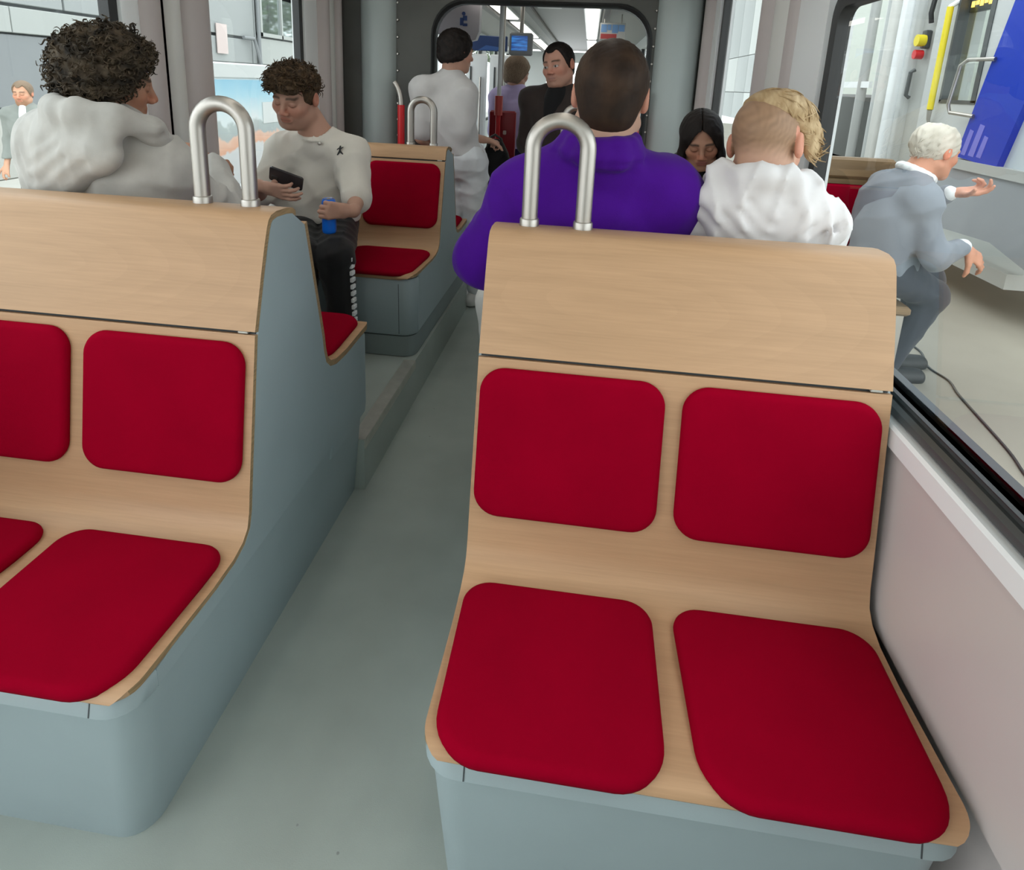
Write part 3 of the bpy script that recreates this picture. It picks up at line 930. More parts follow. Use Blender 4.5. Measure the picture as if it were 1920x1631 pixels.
def ell_l(x, y, z, c, r):
    X, Y, Z = x - c[0], y - c[1], z - c[2]
    k0 = np.sqrt((X / r[0]) ** 2 + (Y / r[1]) ** 2 + (Z / r[2]) ** 2) + 1e-6
    k1 = np.sqrt((X / r[0] ** 2) ** 2 + (Y / r[1] ** 2) ** 2 + (Z / r[2] ** 2) ** 2) + 1e-6
    return k0 * (k0 - 1) / k1

def smin(a, b, k):
    h = np.clip(.5 + .5 * (b - a) / k, 0, 1)
    return b * (1 - h) + a * h - k * h * (1 - h)

# ---- head ---------------------------------------------------------------------------------------
def add_head(f, c, R, s, neck, o):
    P = lambda x, y, z: c + R @ (np.array([x, y, z]) * s)
    E = lambda p, r, k=.02, op='add': f.ell(P(*p), np.array(r) * s, R, k, op)
    C = lambda p, q, ra, rb=None, k=.015, op='add': f.cap(P(*p), P(*q), ra * s, (rb if rb is not None else ra) * s, k, op)
    jw = o.get('jaw', 1.0)
    E((0, -.015, .03), (.075, .096, .085), .02)
    E((0, .03, -.03), (.062 * jw, .060, .078), .03)
    E((0, .036, -.072), (.052 * jw, .048, .036), .025)
    E((0, .072, -.098), (.02 * jw, .018, .016), .022)
    for q in (-1, 1):
        E((q * .042, .058, -.024), (.022, .022, .02), .025)
        C((q * .058, -.005, -.06), (q * .03, .055, -.098), .018, .016, .03)
    C((-.036, .079, .020), (.036, .079, .020), .011, .011, .02)
    for q in (-1, 1): E((q * .032, .098, .0), (.019, .017, .013), .016, 'sub')
    for q in (-1, 1): E((q * .031, .074, .0), (.0155, .0155, .0145), .004)
    C((0, .086, .012), (0, .108, -.028), .0072, .0112, .012)
    for q in (-1, 1): E((q * .013, .1, -.034), (.009, .011, .008), .008)
    C((-.018, .086, -.056), (.018, .086, -.056), .0065, .0065, .009)
    C((-.014, .086, -.068), (.014, .086, -.068), .0075, .0075, .009)
    C((-.02, .099, -.062), (.02, .099, -.062), .003, .003, .004, 'sub')
    for q in (-1, 1):
        e = frame((q * .25, -1, 0))
        f.ell(P(q * .080, -.012, -.004), np.array((.011, .019, .031)) * s, R, .008)
        f.ell(P(q * .0895, -.010, .0), np.array((.007, .011, .019)) * s, R, .004, 'sub')
    f.cap(P(0, -.028, -.05), neck, .056 * s * o.get('neck_w', 1), .062 * s * o.get('neck_w', 1), .03)

def head_colors(W, c, R, s, o):
    L = (W - c) @ R / s
    x, y, z = L[:, 0], L[:, 1], L[:, 2]
    base = np.array(o['skin'])
    col = np.tile(base, (len(W), 1))
    hd = (np.abs(x) < .12) & (np.abs(y) < .14) & (z > -.13) & (z < .13)
    def mix(mask, c2, a=1.0):
        m = (np.clip(mask, 0, 1) * a * hd)[:, None]; col[:] = col * (1 - m) + np.array(c2) * m
    sm = lambda d, w: np.clip(.5 - d / w, 0, 1)
    front = y > .03
    # cheeks, nose, ears a little redder
    rd = base * np.array([1.06, .80, .76])
    mix(sm(np.sqrt(((np.abs(x) - .04) / .03) ** 2 + ((z + .03) / .025) ** 2) - 1, .8) * front, rd, .6)
    mix(sm(np.sqrt((x / .018) ** 2 + ((z + .03) / .018) ** 2) - 1, .6) * (y > .085), rd, .7)
    mix((np.abs(x) > .073) & (np.abs(y + .01) < .03) & (np.abs(z) < .04), base * np.array([1.08, .72, .66]), .7)
    if o.get('stubble'):
        st = sm(np.sqrt((x / .06) ** 2 + ((z + .088) / .045) ** 2) - 1, .5) * (y > .0)
        lips = np.sqrt((x / .028) ** 2 + ((z + .062) / .013) ** 2) < 1
        mix(st * (~lips), o['stubble'], o.get('stubble_a', .55))
    mix(sm(np.sqrt((x / .025) ** 2 + ((z + .062) / .0115) ** 2) - 1, .4) * (y > .07), o.get('lip', base * np.array([.82, .5, .48])), .75)
    mix(sm(np.abs(z + .0625) - .0014, .003) * (np.abs(x) < .022) * (y > .07), base * .25, .7)
    bz = .027 - ((np.abs(x) - .03) / .03) ** 2 * .006
    mix(sm(np.abs(z - bz) - .0045, .004) * sm(np.abs(np.abs(x) - .031) - .019, .006) * (y > .05), o.get('brow', (.03, .02, .012)), .85)
    er = np.sqrt(((np.abs(x) - .031) / .0145) ** 2 + ((z + .001) / .0065) ** 2)
    if o.get('eyes', 'down') == 'open':
        mix(sm(er - 1, .2) * (y > .05), (.55, .52, .5), 1)
        mix(sm(np.sqrt(((np.abs(x) - .031) / .006) ** 2 + ((z + .001) / .006) ** 2) - 1, .3) * (y > .05), (.03, .02, .015), 1)
        mix(sm(np.abs(er - 1) - .1, .2) * (z > -.002) * (y > .05), (.02, .014, .01), .9)
    else:
        mix(sm(np.abs(z + .006 + ((np.abs(x) - .031) / .016) ** 2 * -.003) - .0016, .003) * sm(np.abs(np.abs(x) - .031) - .015, .004) * (y > .05), (.02, .014, .01), .95)
        mix(sm(er - 1.2, .6) * (y > .05), base * np.array([.78, .66, .62]), .5)
    if 'fade' in o:      # clipped hair on the scalp itself, fading into the skin at nape and temples
        fc, nz, soft = o['fade']
        zl = np.where(y < -.02, nz, nz + (y + .02) * .9)
        m_ = np.clip((z - zl) / soft + .5, 0, 1) * np.clip((.06 - y) / .02, 0, 1) * ~((np.abs(x) > .074) & (np.abs(y + .01) < .03) & (np.abs(z) < .04))
        mix(m_, np.array(fc), .9); col *= (1 + .16 * m_ * waves(x, y, z * .6, 420, 8))[:, None]
    for q in (-1, 1): mix(sm(np.sqrt(((x - q * .008) / .003) ** 2 + ((z + .043) / .002) ** 2) - 1, .5) * (y > .08), base * .3, .35)
    return col

# ---- hand ---------------------------------------------------------------------------------------
def add_hand(f, w, fdir, ndir, thumb, bends=((25, 30, 20),) * 4, tb=(20, 25), s=1.0, spread=.06, tdir=None):
    """w wrist, fdir: wrist->knuckles, ndir: the way the palm faces, thumb: +1/-1 side = thumb * (f x n)"""
    w = V3(w); fd = unit(fdir); nd = unit(np.asarray(ndir, float) - fd * (np.asarray(ndir, float) @ fd)); sd = np.cross(fd, nd) * thumb
    offs = (.029, .010, -.009, -.027); lens = (.072, .080, .074, .058); reach = (.088, .092, .088, .080)
    flat = (nd, 1.25)
    f.cap(w - fd * .02, w + fd * .02, .026 * s, .026 * s, .015, flat=(nd, 1.25))
    tips = []
    for o, L, r, b in zip(offs, lens, reach, bends):
        k = w + (fd * r + sd * o) * s
        f.cap(w + (fd * .02 + sd * o * .55) * s, k, .0155 * s, .0115 * s, .014, flat=flat)
        d = unit(fd + sd * o * spread / .03); n = nd; p = k
        for frac, ang, rad in zip((.45, .30, .25), b, ((.0096, .0088), (.0088, .0080), (.0080, .0068))):
            a = math.radians(ang)
            d, n = d * math.cos(a) + n * math.sin(a), n * math.cos(a) - d * math.sin(a)
            q = p + d * L * frac * s
            f.cap(p, q, rad[0] * s, rad[1] * s, .004); p = q
        tips.append(p)
    p = w + (fd * .022 + sd * .020) * s
    d = unit(tdir) if tdir is not None else unit(sd * .75 + fd * .65 + nd * .35); n = unit(nd - sd * .3)
    f.cap(w + fd * .03 * s, p + d * .03 * s, .016 * s, .014 * s, .014)
    for L, ang, rad in zip((.045, .034, .028), (0,) + tuple(tb), ((.0135, .0115), (.0115, .0102), (.0102, .008))):
        a = math.radians(ang); n2 = unit(n - d * (n @ d)); d = d * math.cos(a) + n2 * math.sin(a)
        q = p + d * L * s; f.cap(p, q, rad[0] * s, rad[1] * s, .006); p = q
    return tips

# ---- torso / limbs, shared by body and clothes ---------------------------------------------------
def torso(f, J, g, t, k=.03):
    """g: bulk, t: extra thickness (cloth)"""
    up = unit(J['neck'] - J['pelvis']); R = frame(J['fwd'], up)
    f.ell(J['pelvis'], (.165 * g + t, .118 * g + t, .125 + t), R, k)
    mid = J['pelvis'] * .5 + J['chest'] * .5 + R[:, 1] * J.get('belly', 0.0)
    f.ell(mid, (.150 * g + t, .112 * g + t, .17 + t), R, k)
    f.ell(J['chest'], (.168 * g + t, .118 * g + t, .19 + t), R, k)
    for q in 'LR':
        f.cap(J['neck'] - up * .02, J['sh' + q], .058 + t, .060 * g + t, k)
        f.cap(J['chest'], J['sh' + q], .09 * g + t, .062 * g + t, k)

def arm(f, J, q, t, upto=2.0, g=1.0, k=.02):
    a, b, c = J['sh' + q], J['el' + q], J['wr' + q]
    e = min(1, upto)
    f.cap(a, a + (b - a) * e, .053 * g + t, (.053 - .013 * e) * g + t, k)
    if upto > 1:
        e = upto - 1
        f.cap(b, b + (c - b) * e, .042 * g + t, (.042 - .016 * e) * g + t, k)

def leg(f, J, q, t, g=1.0, k=.025, low=1.0):
    a, b, c = J['hp' + q], J['kn' + q], J['an' + q]
    f.cap(a, b, .082 * g + t, .056 * g + t, k)
    f.cap(b, b + (c - b) * low, .055 * g + t, (.055 - .019 * low) * g + t, k)

SKIN = attr_mat('skin', .55, .35, .06)
def hair_mat(name, c1, c2, scale=60, rough=.55, stretch=(1, 1, 1), bump=.3):
    m = plain(name, c1, max(rough, .62), var=.0, bump=bump, bscale=scale * 3, stretch=stretch, spec=.25)
    nt = m.node_tree; N, L = nt.nodes, nt.links; b = N['Principled BSDF']
    tc = N.new('ShaderNodeTexCoord'); mp = N.new('ShaderNodeMapping'); mp.inputs['Scale'].default_value = stretch
    n = N.new('ShaderNodeTexNoise'); n.inputs['Scale'].default_value = scale; n.inputs['Detail'].default_value = 4
    r = N.new('ShaderNodeValToRGB'); r.color_ramp.elements[0].position = .35; r.color_ramp.elements[1].position = .68
    r.color_ramp.elements[0].color = (*c1, 1); r.color_ramp.elements[1].color = (*c2, 1)
    L.new(tc.outputs['Object'], mp.inputs['Vector']); L.new(mp.outputs['Vector'], n.inputs['Vector']); L.new(n.outputs['Fac'], r.inputs['Fac']); L.new(r.outputs['Color'], b.inputs['Base Color'])
    return m

def cloth(name, col, var=.05, bump=.25, bscale=700, rough=.85, sheen=.15):
    return plain(name, col, rough, var=var, scale=12, bump=bump, bscale=bscale, sheen=sheen, spec=.2)

def person(label, J, o, tops, bottoms, hair=None, shoes=None, hands=None, fine=.0032, base=.011, group=None, extra=None):
    """tops: list of dict(name, mat, t, sleeve, folds, ...); bottoms: dict(mat, t, ...)"""
    J = {k: (V3(v) if k not in ('yaw', 'pitch', 'roll', 'bulk', 'belly', 'hs') else v) for k, v in J.items()}
    g = J.get('bulk', 1.0); s = J.get('hs', 1.0)
    R = look(J['yaw'], J.get('pitch', 0), J.get('roll', 0)); c = J['hc']
    pts = np.array([v for k, v in J.items() if isinstance(v, np.ndarray) and k != 'fwd'])
    lo, hi = pts.min(0) - .24, pts.max(0) + .24
    fb = [(c - .15, c + .15, fine)]
    for q in 'LR':
        if hands and q in hands and hands[q].get('fine'): fb.append((J['wr' + q] - .13, J['wr' + q] + .13, hands[q]['fine']))
    B = Field(lo, hi, base, fb)
    torso(B, J, g, 0); 
    for q in 'LR':
        arm(B, J, q, 0, g=.95 + .3 * (g - 1)); leg(B, J, q, 0, g)
        h = (hands or {}).get(q, {})
        fd = h.get('f', J['wr' + q] - J['el' + q]); nd = h.get('n', (0, 0, -1)); th = h.get('thumb', 1 if q == 'L' else -1)
        add_hand(B, J['wr' + q] + unit(fd) * .02, fd, nd, th, h.get('bends', ((20, 25, 15),) * 4), h.get('tb', (15, 20)), h.get('s', 1.0), tdir=h.get('tdir'))
        a = J['an' + q]; toe = J.get('toe' + q, a + J['fwd'] * .17 - V3(0, 0, .05))
        B.cap(a, a - V3(0, 0, .04) - unit(toe - a) * .02, .036, .035, .02); B.cap(a - V3(0, 0, .045), toe, .034, .026, .02)
    add_head(B, c, R, s, J['neck'], o)
    W, Q = B.mesh(1)
    body = np_mesh('person', W, Q, SKIN, None, head_colors(W, c, R, s, o))
    # object origin at the feet / seat
    org = V3(J['pelvis'][0], J['pelvis'][1], min(J['anL'][2], J['anR'][2]) - .07)
    body.data.transform(Matrix.Translation(-Vector(org))); body.location = Vector(org)
    tag(body, label, 'person', group)
    def sub(name, F, m, smooth=1, label=None):
        W, Q = F.mesh(smooth); return np_mesh(name, W, Q, m, body, label=label)
    # --- clothes
    for tp in tops:
        tl = pts.min(0) - .2; th_ = pts.max(0) + .2
        tz0 = J['pelvis'][2] - .2
        F = Field(np.array([tl[0], tl[1], tz0]), np.array([th_[0], th_[1], J['neck'][2] + .16]), tp.get('h', .009))
        torso(F, J, g, tp['t'])
        for q in 'LR':
            arm(F, J, q, tp['t'] + tp.get('st', .004), tp['sleeve'], g=.95 + .3 * (g - 1), k=tp.get('ak', .03))
        up = unit(J['neck'] - J['pelvis'])
        F.cap(J['neck'] - up * .03, J['neck'] + up * tp.get('collar', .0), .066 * s + tp['t'] * .5, .060 * s + tp['t'] * .5, .025)
        if tp.get('neckline'):
            F.cap(J['neck'] + up * .05 + J['fwd'] * .004, J['neck'] + up * .22 + J['fwd'] * .03, .060 * s, .10 * s, .010, 'sub')
            Tn = frame(J['fwd'], up)
            rp = [J['neck'] + Tn @ np.array((.0715 * s * math.cos(a), .004 + .074 * s * math.sin(a), .012 - .026 * math.sin(a))) for a in np.linspace(0, 2 * math.pi, 17)]
            for a_, b_ in zip(rp, rp[1:]): F.cap(a_, b_, .010, .010, .006)
        if tp.get('more'): tp['more'](F, J)
        F.folds(tp.get('fold', .004), tp.get('freq', 26), tp.get('seed', 1), tp.get('squash', (1, 1, 1)))
        if 'hem' in tp:    # straight hem
            sl, X, Y, Z = F.win(tl - 1, th_ + 1); F.merge(sl, (tp['hem'] - Z) + 0 * X + 0 * Y, 0, 'and')
        if tp.get('cut'): tp['cut'](F, J)
        sub(tp['name'], F, tp['mat'], label=tp.get('label'))
    if bottoms:
        tl = pts.min(0) - .2; th_ = pts.max(0) + .2
        F = Field(np.array([tl[0], tl[1], tl[2]]), np.array([th_[0], th_[1], J['pelvis'][2] + .25]), bottoms.get('h', .011))
        up = unit(J['neck'] - J['pelvis']); Rb = frame(J['fwd'], up); t = bottoms['t']
        F.ell(J['pelvis'], (.165 * g + t, .118 * g + t, .135 + t), Rb, .03)
        for q in 'LR': leg(F, J, q, t, g, low=.93)
        F.folds(bottoms.get('fold', .004), 30, bottoms.get('seed', 3))
        sub(bottoms.get('name', 'trousers'), F, bottoms['mat'], label=bottoms.get('label'))
    sm = shoes or MATS['shoe_white']
    for q in 'LR':
        a = J['an' + q]; toe = J.get('toe' + q, a + J['fwd'] * .17 - V3(0, 0, .05)); d = unit(toe - a); d = unit(V3(d[0], d[1], 0))
        z = a[2] - .045
        F = Field(np.minimum(a, toe) - .1, np.maximum(a, toe) + .1, .008)
        heel = V3(a[0], a[1], z) - d * .045; tp_ = V3(a[0], a[1], z - .004) + d * .155
        F.cap(heel, tp_, .042, .038, .02); F.cap(V3(a[0], a[1], z) - d * .02, a + V3(0, 0, .01), .043, .040, .03); F.cap(V3(a[0], a[1], z - .01) + d * .05, tp_, .046, .04, .02)
        sl, X, Y, Z = F.win(a - 1, a + 1); F.merge(sl, (z - .03 - Z) + 0 * X + 0 * Y, 0, 'and')
        sub('shoe', F, sm)
    # --- hair
    if hair:
        m, fn, lo_, hi_ = hair['mat'], hair['fn'], np.array(hair.get('lo', (-.15, -.16, -.16))) * s, np.array(hair.get('hi', (.15, .16, .19))) * s
        cs = np.array([[x, y, z] for x in (lo_[0], hi_[0]) for y in (lo_[1], hi_[1]) for z in (lo_[2], hi_[2])]) @ R.T + c
        F = Field(cs.min(0) - .01, cs.max(0) + .01, hair.get('h', .0035))
        F.func(lambda x, y, z: fn(x / s, y / s, z / s) * s, c, R, lo_, hi_)
        ho = sub('hair', F, m, hair.get('smooth', 1))
        if hair.get('curls'): curl_tubes('curls', ho, m, body, **hair['curls'])
    if extra: extra(body, J, R, c, s, sub)
    return body

# hair shapes in head coordinates (x right, y forward, z up)
CR = ((0, -.015, .03), (.075, .096, .085))
def grown(x, y, z, a, b=None, c=None):
    b = a if b is None else b; c = a if c is None else c
    return ell_l(x, y, z, CR[0], (CR[1][0] + a, CR[1][1] + b, CR[1][2] + c))
def waves(x, y, z, f, seed):
    rs = np.random.RandomState(seed); w = 0
    for i in range(4):
        d = unit(rs.normal(size=3)) * f * rs.uniform(.7, 1.4); e = unit(rs.normal(size=3)) * f * .6; p = rs.uniform(0, 6.28, 2)
        w = w + np.sin(x * d[0] + y * d[1] + z * d[2] + 1.5 * np.sin(x * e[0] + y * e[1] + z * e[2] + p[0]) + p[1])
    return w / 4
def hairline(x, y, z, front, nape, side=.01):
    """positive outside the hair-bearing scalp"""
    zlow = np.where(y < -.02, nape + (y + .11) * .25, nape + .0225 + (y + .02) * (side - nape - .0225) / .06)
    zlow = np.where(y > .04, side + (y - .04) * 2.2, zlow)
    return np.maximum((zlow - z) * .8, (y - front) * .8)
def curl_tubes(name, hair_o, m, body, n, length, rad, seed, turns=1.2, hel=.005, down=.5, keep=None, flow=None):
    """individual locks standing on the hair mass, joined in one part"""
    rs = np.random.RandomState(seed); me = hair_o.data; off = np.array(wloc(hair_o))
    nv = len(me.vertices); co = np.empty(nv * 3, np.float32); no = np.empty(nv * 3, np.float32)
    me.vertices.foreach_get('co', co); me.vertices.foreach_get('normal', no); co = co.reshape(-1, 3) + off; no = no.reshape(-1, 3)
    idx = np.arange(nv) if keep is None else np.nonzero(keep(co))[0]
    pick = rs.choice(idx, n); K, S = 8, 4
    vs, fs = [], []
    for q, i in enumerate(pick):
        p, nn = co[i].astype(float), no[i].astype(float)
        d = unit(np.cross(nn, rs.normal(size=3)) + nn * rs.uniform(.1, .7) + np.array((0, 0, -down))); 
        if flow is not None:                 # combed hair: lies along the flow, close to the head
            g = np.array(flow) + rs.normal(size=3) * .22; d = unit(g - nn * (g @ nn) * .92)
        u = unit(np.cross(d, nn)); w = np.cross(d, u)
        L = length * rs.uniform(.6, 1.3); ph = rs.uniform(0, 6.28); hr = hel * rs.uniform(.7, 1.3); base = len(vs); r0 = rad * rs.uniform(.7, 1.3)
        for k in range(K):
            t = k / (K - 1); a = ph + t * turns * 6.283
            c_ = p - nn * .004 + d * L * t + (u * math.cos(a) + w * math.sin(a)) * hr * min(1, 2 * t) + nn * (.006 if flow is None else .003) * math.sin(math.pi * t) - (nn * .010 * t * t if flow is not None else 0)
            r = r0 * (1 - .75 * t * t)
            for j in range(S): b = 6.283 * j / S; vs.append(c_ + (u * math.cos(b) + nn * math.sin(b)) * r)
        for k in range(K - 1):
            for j in range(S): fs.append((base + k * S + j, base + k * S + (j + 1) % S, base + (k + 1) * S + (j + 1) % S, base + (k + 1) * S + j))
    o = np_mesh(name, np.array(vs), np.array(fs), m, body); o['kind'] = 'stuff'
    return o
def hair_buzz(th=.008, front=.062, nape=-.075):
    def fn(x, y, z):
        d = grown(x, y, z, th) + .0012 * waves(x, y, z, 500, 3)
        d = smin(d, ell_l(x, y, z, (0, -.045, -.03), (.062 + th * .4, .058 + th * .6, .07)), .02)
        return np.maximum(d, hairline(x, y, z, front, nape))
    return fn
def hair_short(th=.010, nape=-.075, zf=.066, amp=.0012):
    """short cut with a forehead hairline that recedes at the corners"""
    def fn(x, y, z):
        d = grown(x, y, z, th) + amp * waves(x, y, z, 400, 3)
        d = smin(d, ell_l(x, y, z, (0, -.045, -.03), (.062 + th * .4, .058 + th * .6, .07)), .02)
        front = zf + .020 * np.exp(-((np.abs(x) - .036) / .014) ** 2) + 0 * y
        zlow = np.where(y < -.02, nape + (y + .11) * .25, nape + .0225 + (y + .02) * (.005 - nape - .0225) / .05)
        zlow = np.where(y > .03, .005 + (front - .005) * np.clip((y - .03) / .022, 0, 1), zlow)
        return np.maximum(d, (zlow - z) * .8)
    return fn
def hair_curly(th=.036, f=150, amp=.011, front=.085, nape=-.085, side=-.02, seed=5):
    def fn(x, y, z):
        d = grown(x, y, z, th * .9, th, th * .95)
        d = smin(d, ell_l(x, y, z, (0, -.03, -.035), (.078 + th * .75, .068 + th, .06)), .03)
        w = waves(x, y, z, f, seed); w2 = waves(x, y, z, f * 2.1, seed + 1)
        d = d + amp * (np.abs(w) * 1.6 - .5) + amp * .45 * w2
        return np.maximum(d, hairline(x, y, z, front, nape, side) - .006 * w2)
    return fn
plain('shoe_white', (.7, .7, .68), .5); plain('shoe_black', (.02, .02, .02), .5)
LIGHT_SKIN = (.52, .30, .22); TAN_SKIN = (.40, .21, .135)
HAIR_DARK = hair_mat('dark_curly_hair', (.014, .010, .006), (.115, .085, .055), 30)
HAIR_BROWN = hair_mat('brown_wavy_hair', (.028, .017, .009), (.12, .075, .04), 50)
HAIR_BUZZ = hair_mat('short_brown_hair', (.018, .009, .005), (.050, .027, .015), 14)
HAIR_BLACK = hair_mat('black_hair', (.006, .004, .004), (.016, .011, .009), 60)
HAIR_LONG = hair_mat('long_black_hair', (.006, .005, .005), (.022, .015, .013), 40, .32, (60, 60, 2))
HAIR_BLOND = hair_mat('blond_hair', (.36, .24, .12), (.60, .45, .27), 9, .5, (6, 1, 3), bump=.1)
HAIR_ASH = hair_mat('light_brown_hair', (.16, .11, .075), (.30, .22, .15), 40, .5, (8, 8, 2))
HAIR_WHITE = hair_mat('white_hair', (.50, .46, .39), (.66, .62, .54), 14)

# ---- 1. man in the grey hoodie, back to the camera, left
def hoodie_extra(mat, side_lean=0.0, big=1.0, seed=11, crumple=.0025):
    """a dropped hood lying on the back, with its own folds"""
    def ex(body, J, R, c, s, sub):
        up = unit(J['neck'] - J['pelvis']); T = frame(J['fwd'], up); n = J['neck']
        P = lambda x, y, z: n + T @ (np.array([x, y, z]) * big)
        F = Field(n - .32 * big, n + .3 * big, .0065)
        f = F.cap
        # rim of the opening, running from the throat round the nape
        ring = [(-.085, .07, -.035), (-.112, .01, .018), (-.095, -.06, .045), (-.045, -.105, .052), (.0, -.118, .052), (.045, -.105, .052), (.095, -.06, .045), (.112, .01, .018), (.085, .07, -.035)]
        for a, b in zip(ring, ring[1:]): f(P(*a), P(*b), .030 * big, .030 * big, .02)
        # the hanging sack
        F.ell(P(side_lean * .03, -.085, -.030), np.array((.185, .062, .080)) * big, T, .04)
        F.ell(P(side_lean * .055, -.105, -.095), np.array((.125, .045, .075)) * big, T, .06)
        F.ell(P(side_lean * .065, -.112, -.145), np.array((.065, .032, .055)) * big, T, .05)
        # hollow of the opening round the neck
        F.cap(n - up * .02 + T[:, 1] * .01, n + up * .16, .070 * big, .085 * big, .02, 'sub')
        for q in (-1, 1):
            for w0, dz, lowz, dep in ((.165, -.01, -.155, .012), (.13, .005, -.115, .010), (.10, .02, -.075, .010), (.07, .03, -.045, .008)):
                pts = [(q * w0 + side_lean * .02, .02, dz + .02), (q * w0 * .95 + side_lean * .025, -.09, dz - .01), (q * w0 * .62 + side_lean * .035, -.14, (dz + lowz) * .5), (q * w0 * .2 + side_lean * .05, -.152, lowz), (side_lean * .055, -.152, lowz - .005)]
                F.groove([P(*p) for p in pts], dep * big * (.6 if side_lean < 0 else 1), .012 * big)
        F.folds(crumple, 40, seed, (1, 1, .6))
        sub('hood', F, mat, label='hood lying folded on the back')
    return ex
HOODIE_GREY = cloth('heather_grey_fleece', (.50, .49, .465), .12)
JEANS = cloth('dark_jeans', (.035, .045, .07))
BLACKT = cloth('black_trousers', (.014, .014, .016), .1)
J = dict(fwd=unit((.35, .94, 0)), pelvis=(-1.315, 1.735, .755), chest=(-1.335, 1.655, 1.06), neck=(-1.315, 1.625, 1.275), hc=(-1.330, 1.645, 1.412), yaw=46, pitch=12, roll=-6, hs=1.0, bulk=1.06,
         shL=(-1.495, 1.635, 1.185), elL=(-1.54, 1.80, .98), wrL=(-1.36, 2.02, 1.05), shR=(-1.205, 1.655, 1.165), elR=(-1.125, 1.83, .985), wrR=(-1.285, 2.02, 1.125),
         hpL=(-1.41, 1.77, .75), knL=(-1.43, 2.17, .73), anL=(-1.43, 2.09, .30), hpR=(-1.22, 1.77, .75), knR=(-1.19, 2.17, .73), anR=(-1.19, 2.09, .30), toeL=(-1.43, 2.25, .25), toeR=(-1.19, 2.25, .25))
person('person with thick dark curls in a pale grey hoodie, seated with back turned', J, dict(skin=TAN_SKIN),
       [dict(name='hoodie', mat=HOODIE_GREY, t=.030, sleeve=1.93, fold=.008, freq=22, seed=4, collar=.02)], dict(mat=JEANS, t=.014),
       dict(mat=HAIR_DARK, fn=hair_curly(.034, 135, .012, .092, -.088, -.012, 5), lo=(-.15, -.17, -.14), curls=dict(n=1500, length=.024, rad=.0030, seed=3, hel=.0055, down=.25)), hands=dict(
           L=dict(f=(.55, .3, .75), n=(1, .3, -.4), bends=((45, 60, 35),) * 4), R=dict(f=(-.75, .25, .62), n=(-.3, -.2, -.9), bends=((40, 60, 40),) * 4, fine=.005)), extra=hoodie_extra(HOODIE_GREY, -1.6, 1.18, 11))

# ---- 2. young man with phone and can, facing the camera
TEE = cloth('off_white_cotton', (.72, .69, .62), .04)
TRACK = cloth('black_track_trousers', (.013, .013, .014), .1, rough=.6)
def hair_young(x, y, z):
    sides = grown(x, y, z, .009) 
    sides = np.maximum(sides, hairline(x, y, z, .045, -.07, -.005))
    w = waves(x, y, z, 120, 8); w2 = waves(x, y, z, 240, 9)
    top = ell_l(x, y, z, (.004, .018, .082), (.084, .098, .055))
    top = smin(top, ell_l(x, y, z, (-.01, .085, .075), (.062, .030, .030)), .02)
    top = top + .010 * (np.abs(w) * 1.5 - .5) + .005 * w2
    top = np.maximum(top, (.048 - z) * .8 - np.clip(-y, 0, .2) * .25)
    return smin(sides, top, .008)
J = dict(fwd=unit((-.05, -1, 0)), pelvis=(-1.27, 2.86, .755), chest=(-1.22, 2.80, 1.0), neck=(-1.205, 2.71, 1.185), hc=(-1.262, 2.62, 1.358), yaw=186, pitch=20, roll=7, hs=1.09, bulk=1.02,
         shR=(-1.365, 2.71, 1.105), elR=(-1.435, 2.585, .915), wrR=(-1.350, 2.435, .992), shL=(-1.055, 2.72, 1.10), elL=(-.990, 2.60, .925), wrL=(-.950, 2.462, .905),
         hpL=(-1.17, 2.82, .745), knL=(-1.015, 2.42, .72), anL=(-1.0, 2.45, .29), hpR=(-1.36, 2.82, .745), knR=(-1.165, 2.40, .72), anR=(-1.18, 2.44, .29), toeL=(-.99, 2.29, .245), toeR=(-1.19, 2.28, .245))
CAN_C = (-1.042, 2.425)
def young_extra(body, J, R, c, s, sub):
    sh = [ch for ch in body.children if ch.name.startswith('t_shirt')][0]
    co = np.empty(len(sh.data.vertices) * 3, np.float32); sh.data.vertices.foreach_get('co', co); co = co.reshape(-1, 3) + np.array(wloc(sh))
    def surf(x, z):
        d = (co[:, 0] - x) ** 2 + (co[:, 2] - z) ** 2
        i = np.argsort(d)[:60]; return co[i, 1].min()
    # small dark chest emblem: a leaping figure
    ex, ez = -1.072, 1.132; ey = surf(ex, ez) - .002
    poly = [(0, .022), (.004, .025), (.007, .021), (.005, .016), (.016, .020), (.017, .017), (.006, .009), (.004, .002), (.016, -.012), (.013, -.015), (0, -.005), (-.010, -.019), (-.014, -.017), (-.004, .001), (-.003, .010), (-.012, .004), (-.013, .008), (-.001, .017)]
    MB().prism([(ex + a, ez + b) for a, b in poly], 'y', ey - .0015, ey + .0015).build('chest_emblem', BLACK, body, smooth=False, label='small dark leaping-figure emblem on the chest')
    px, pz = -1.165, 1.16; py = surf(px, pz) - .003
    MB().loft([[(px + r * math.cos(a), y, pz + r * math.sin(a)) for a in [2 * math.pi * k / 12 for k in range(12)]] for r, y in ((.004, py - .004), (.008, py - .002), (.008, py + .002))]).build('pendant', STEEL, body, label='small grey pendant')
    # white tape down the outer trouser leg
    a, b = J['knL'], J['anL']; m = MB()
    for k in range(13):
        t = .02 + k * .072; p = a + (b - a) * t; rr = .066 + .012 * (1 - t)
        dx = .6 * (1 if k % 2 else .7)
        m.box(p[0] + rr * .86, p[0] + rr * 1.04, p[1] - .03, p[1] + .004 * dx, p[2] - .009, p[2] + .010, .002)
    m.build('side_stripe', WHITE, body, label='broken white stripe down the outer trouser leg')
hb = (-1, -.25, .25)
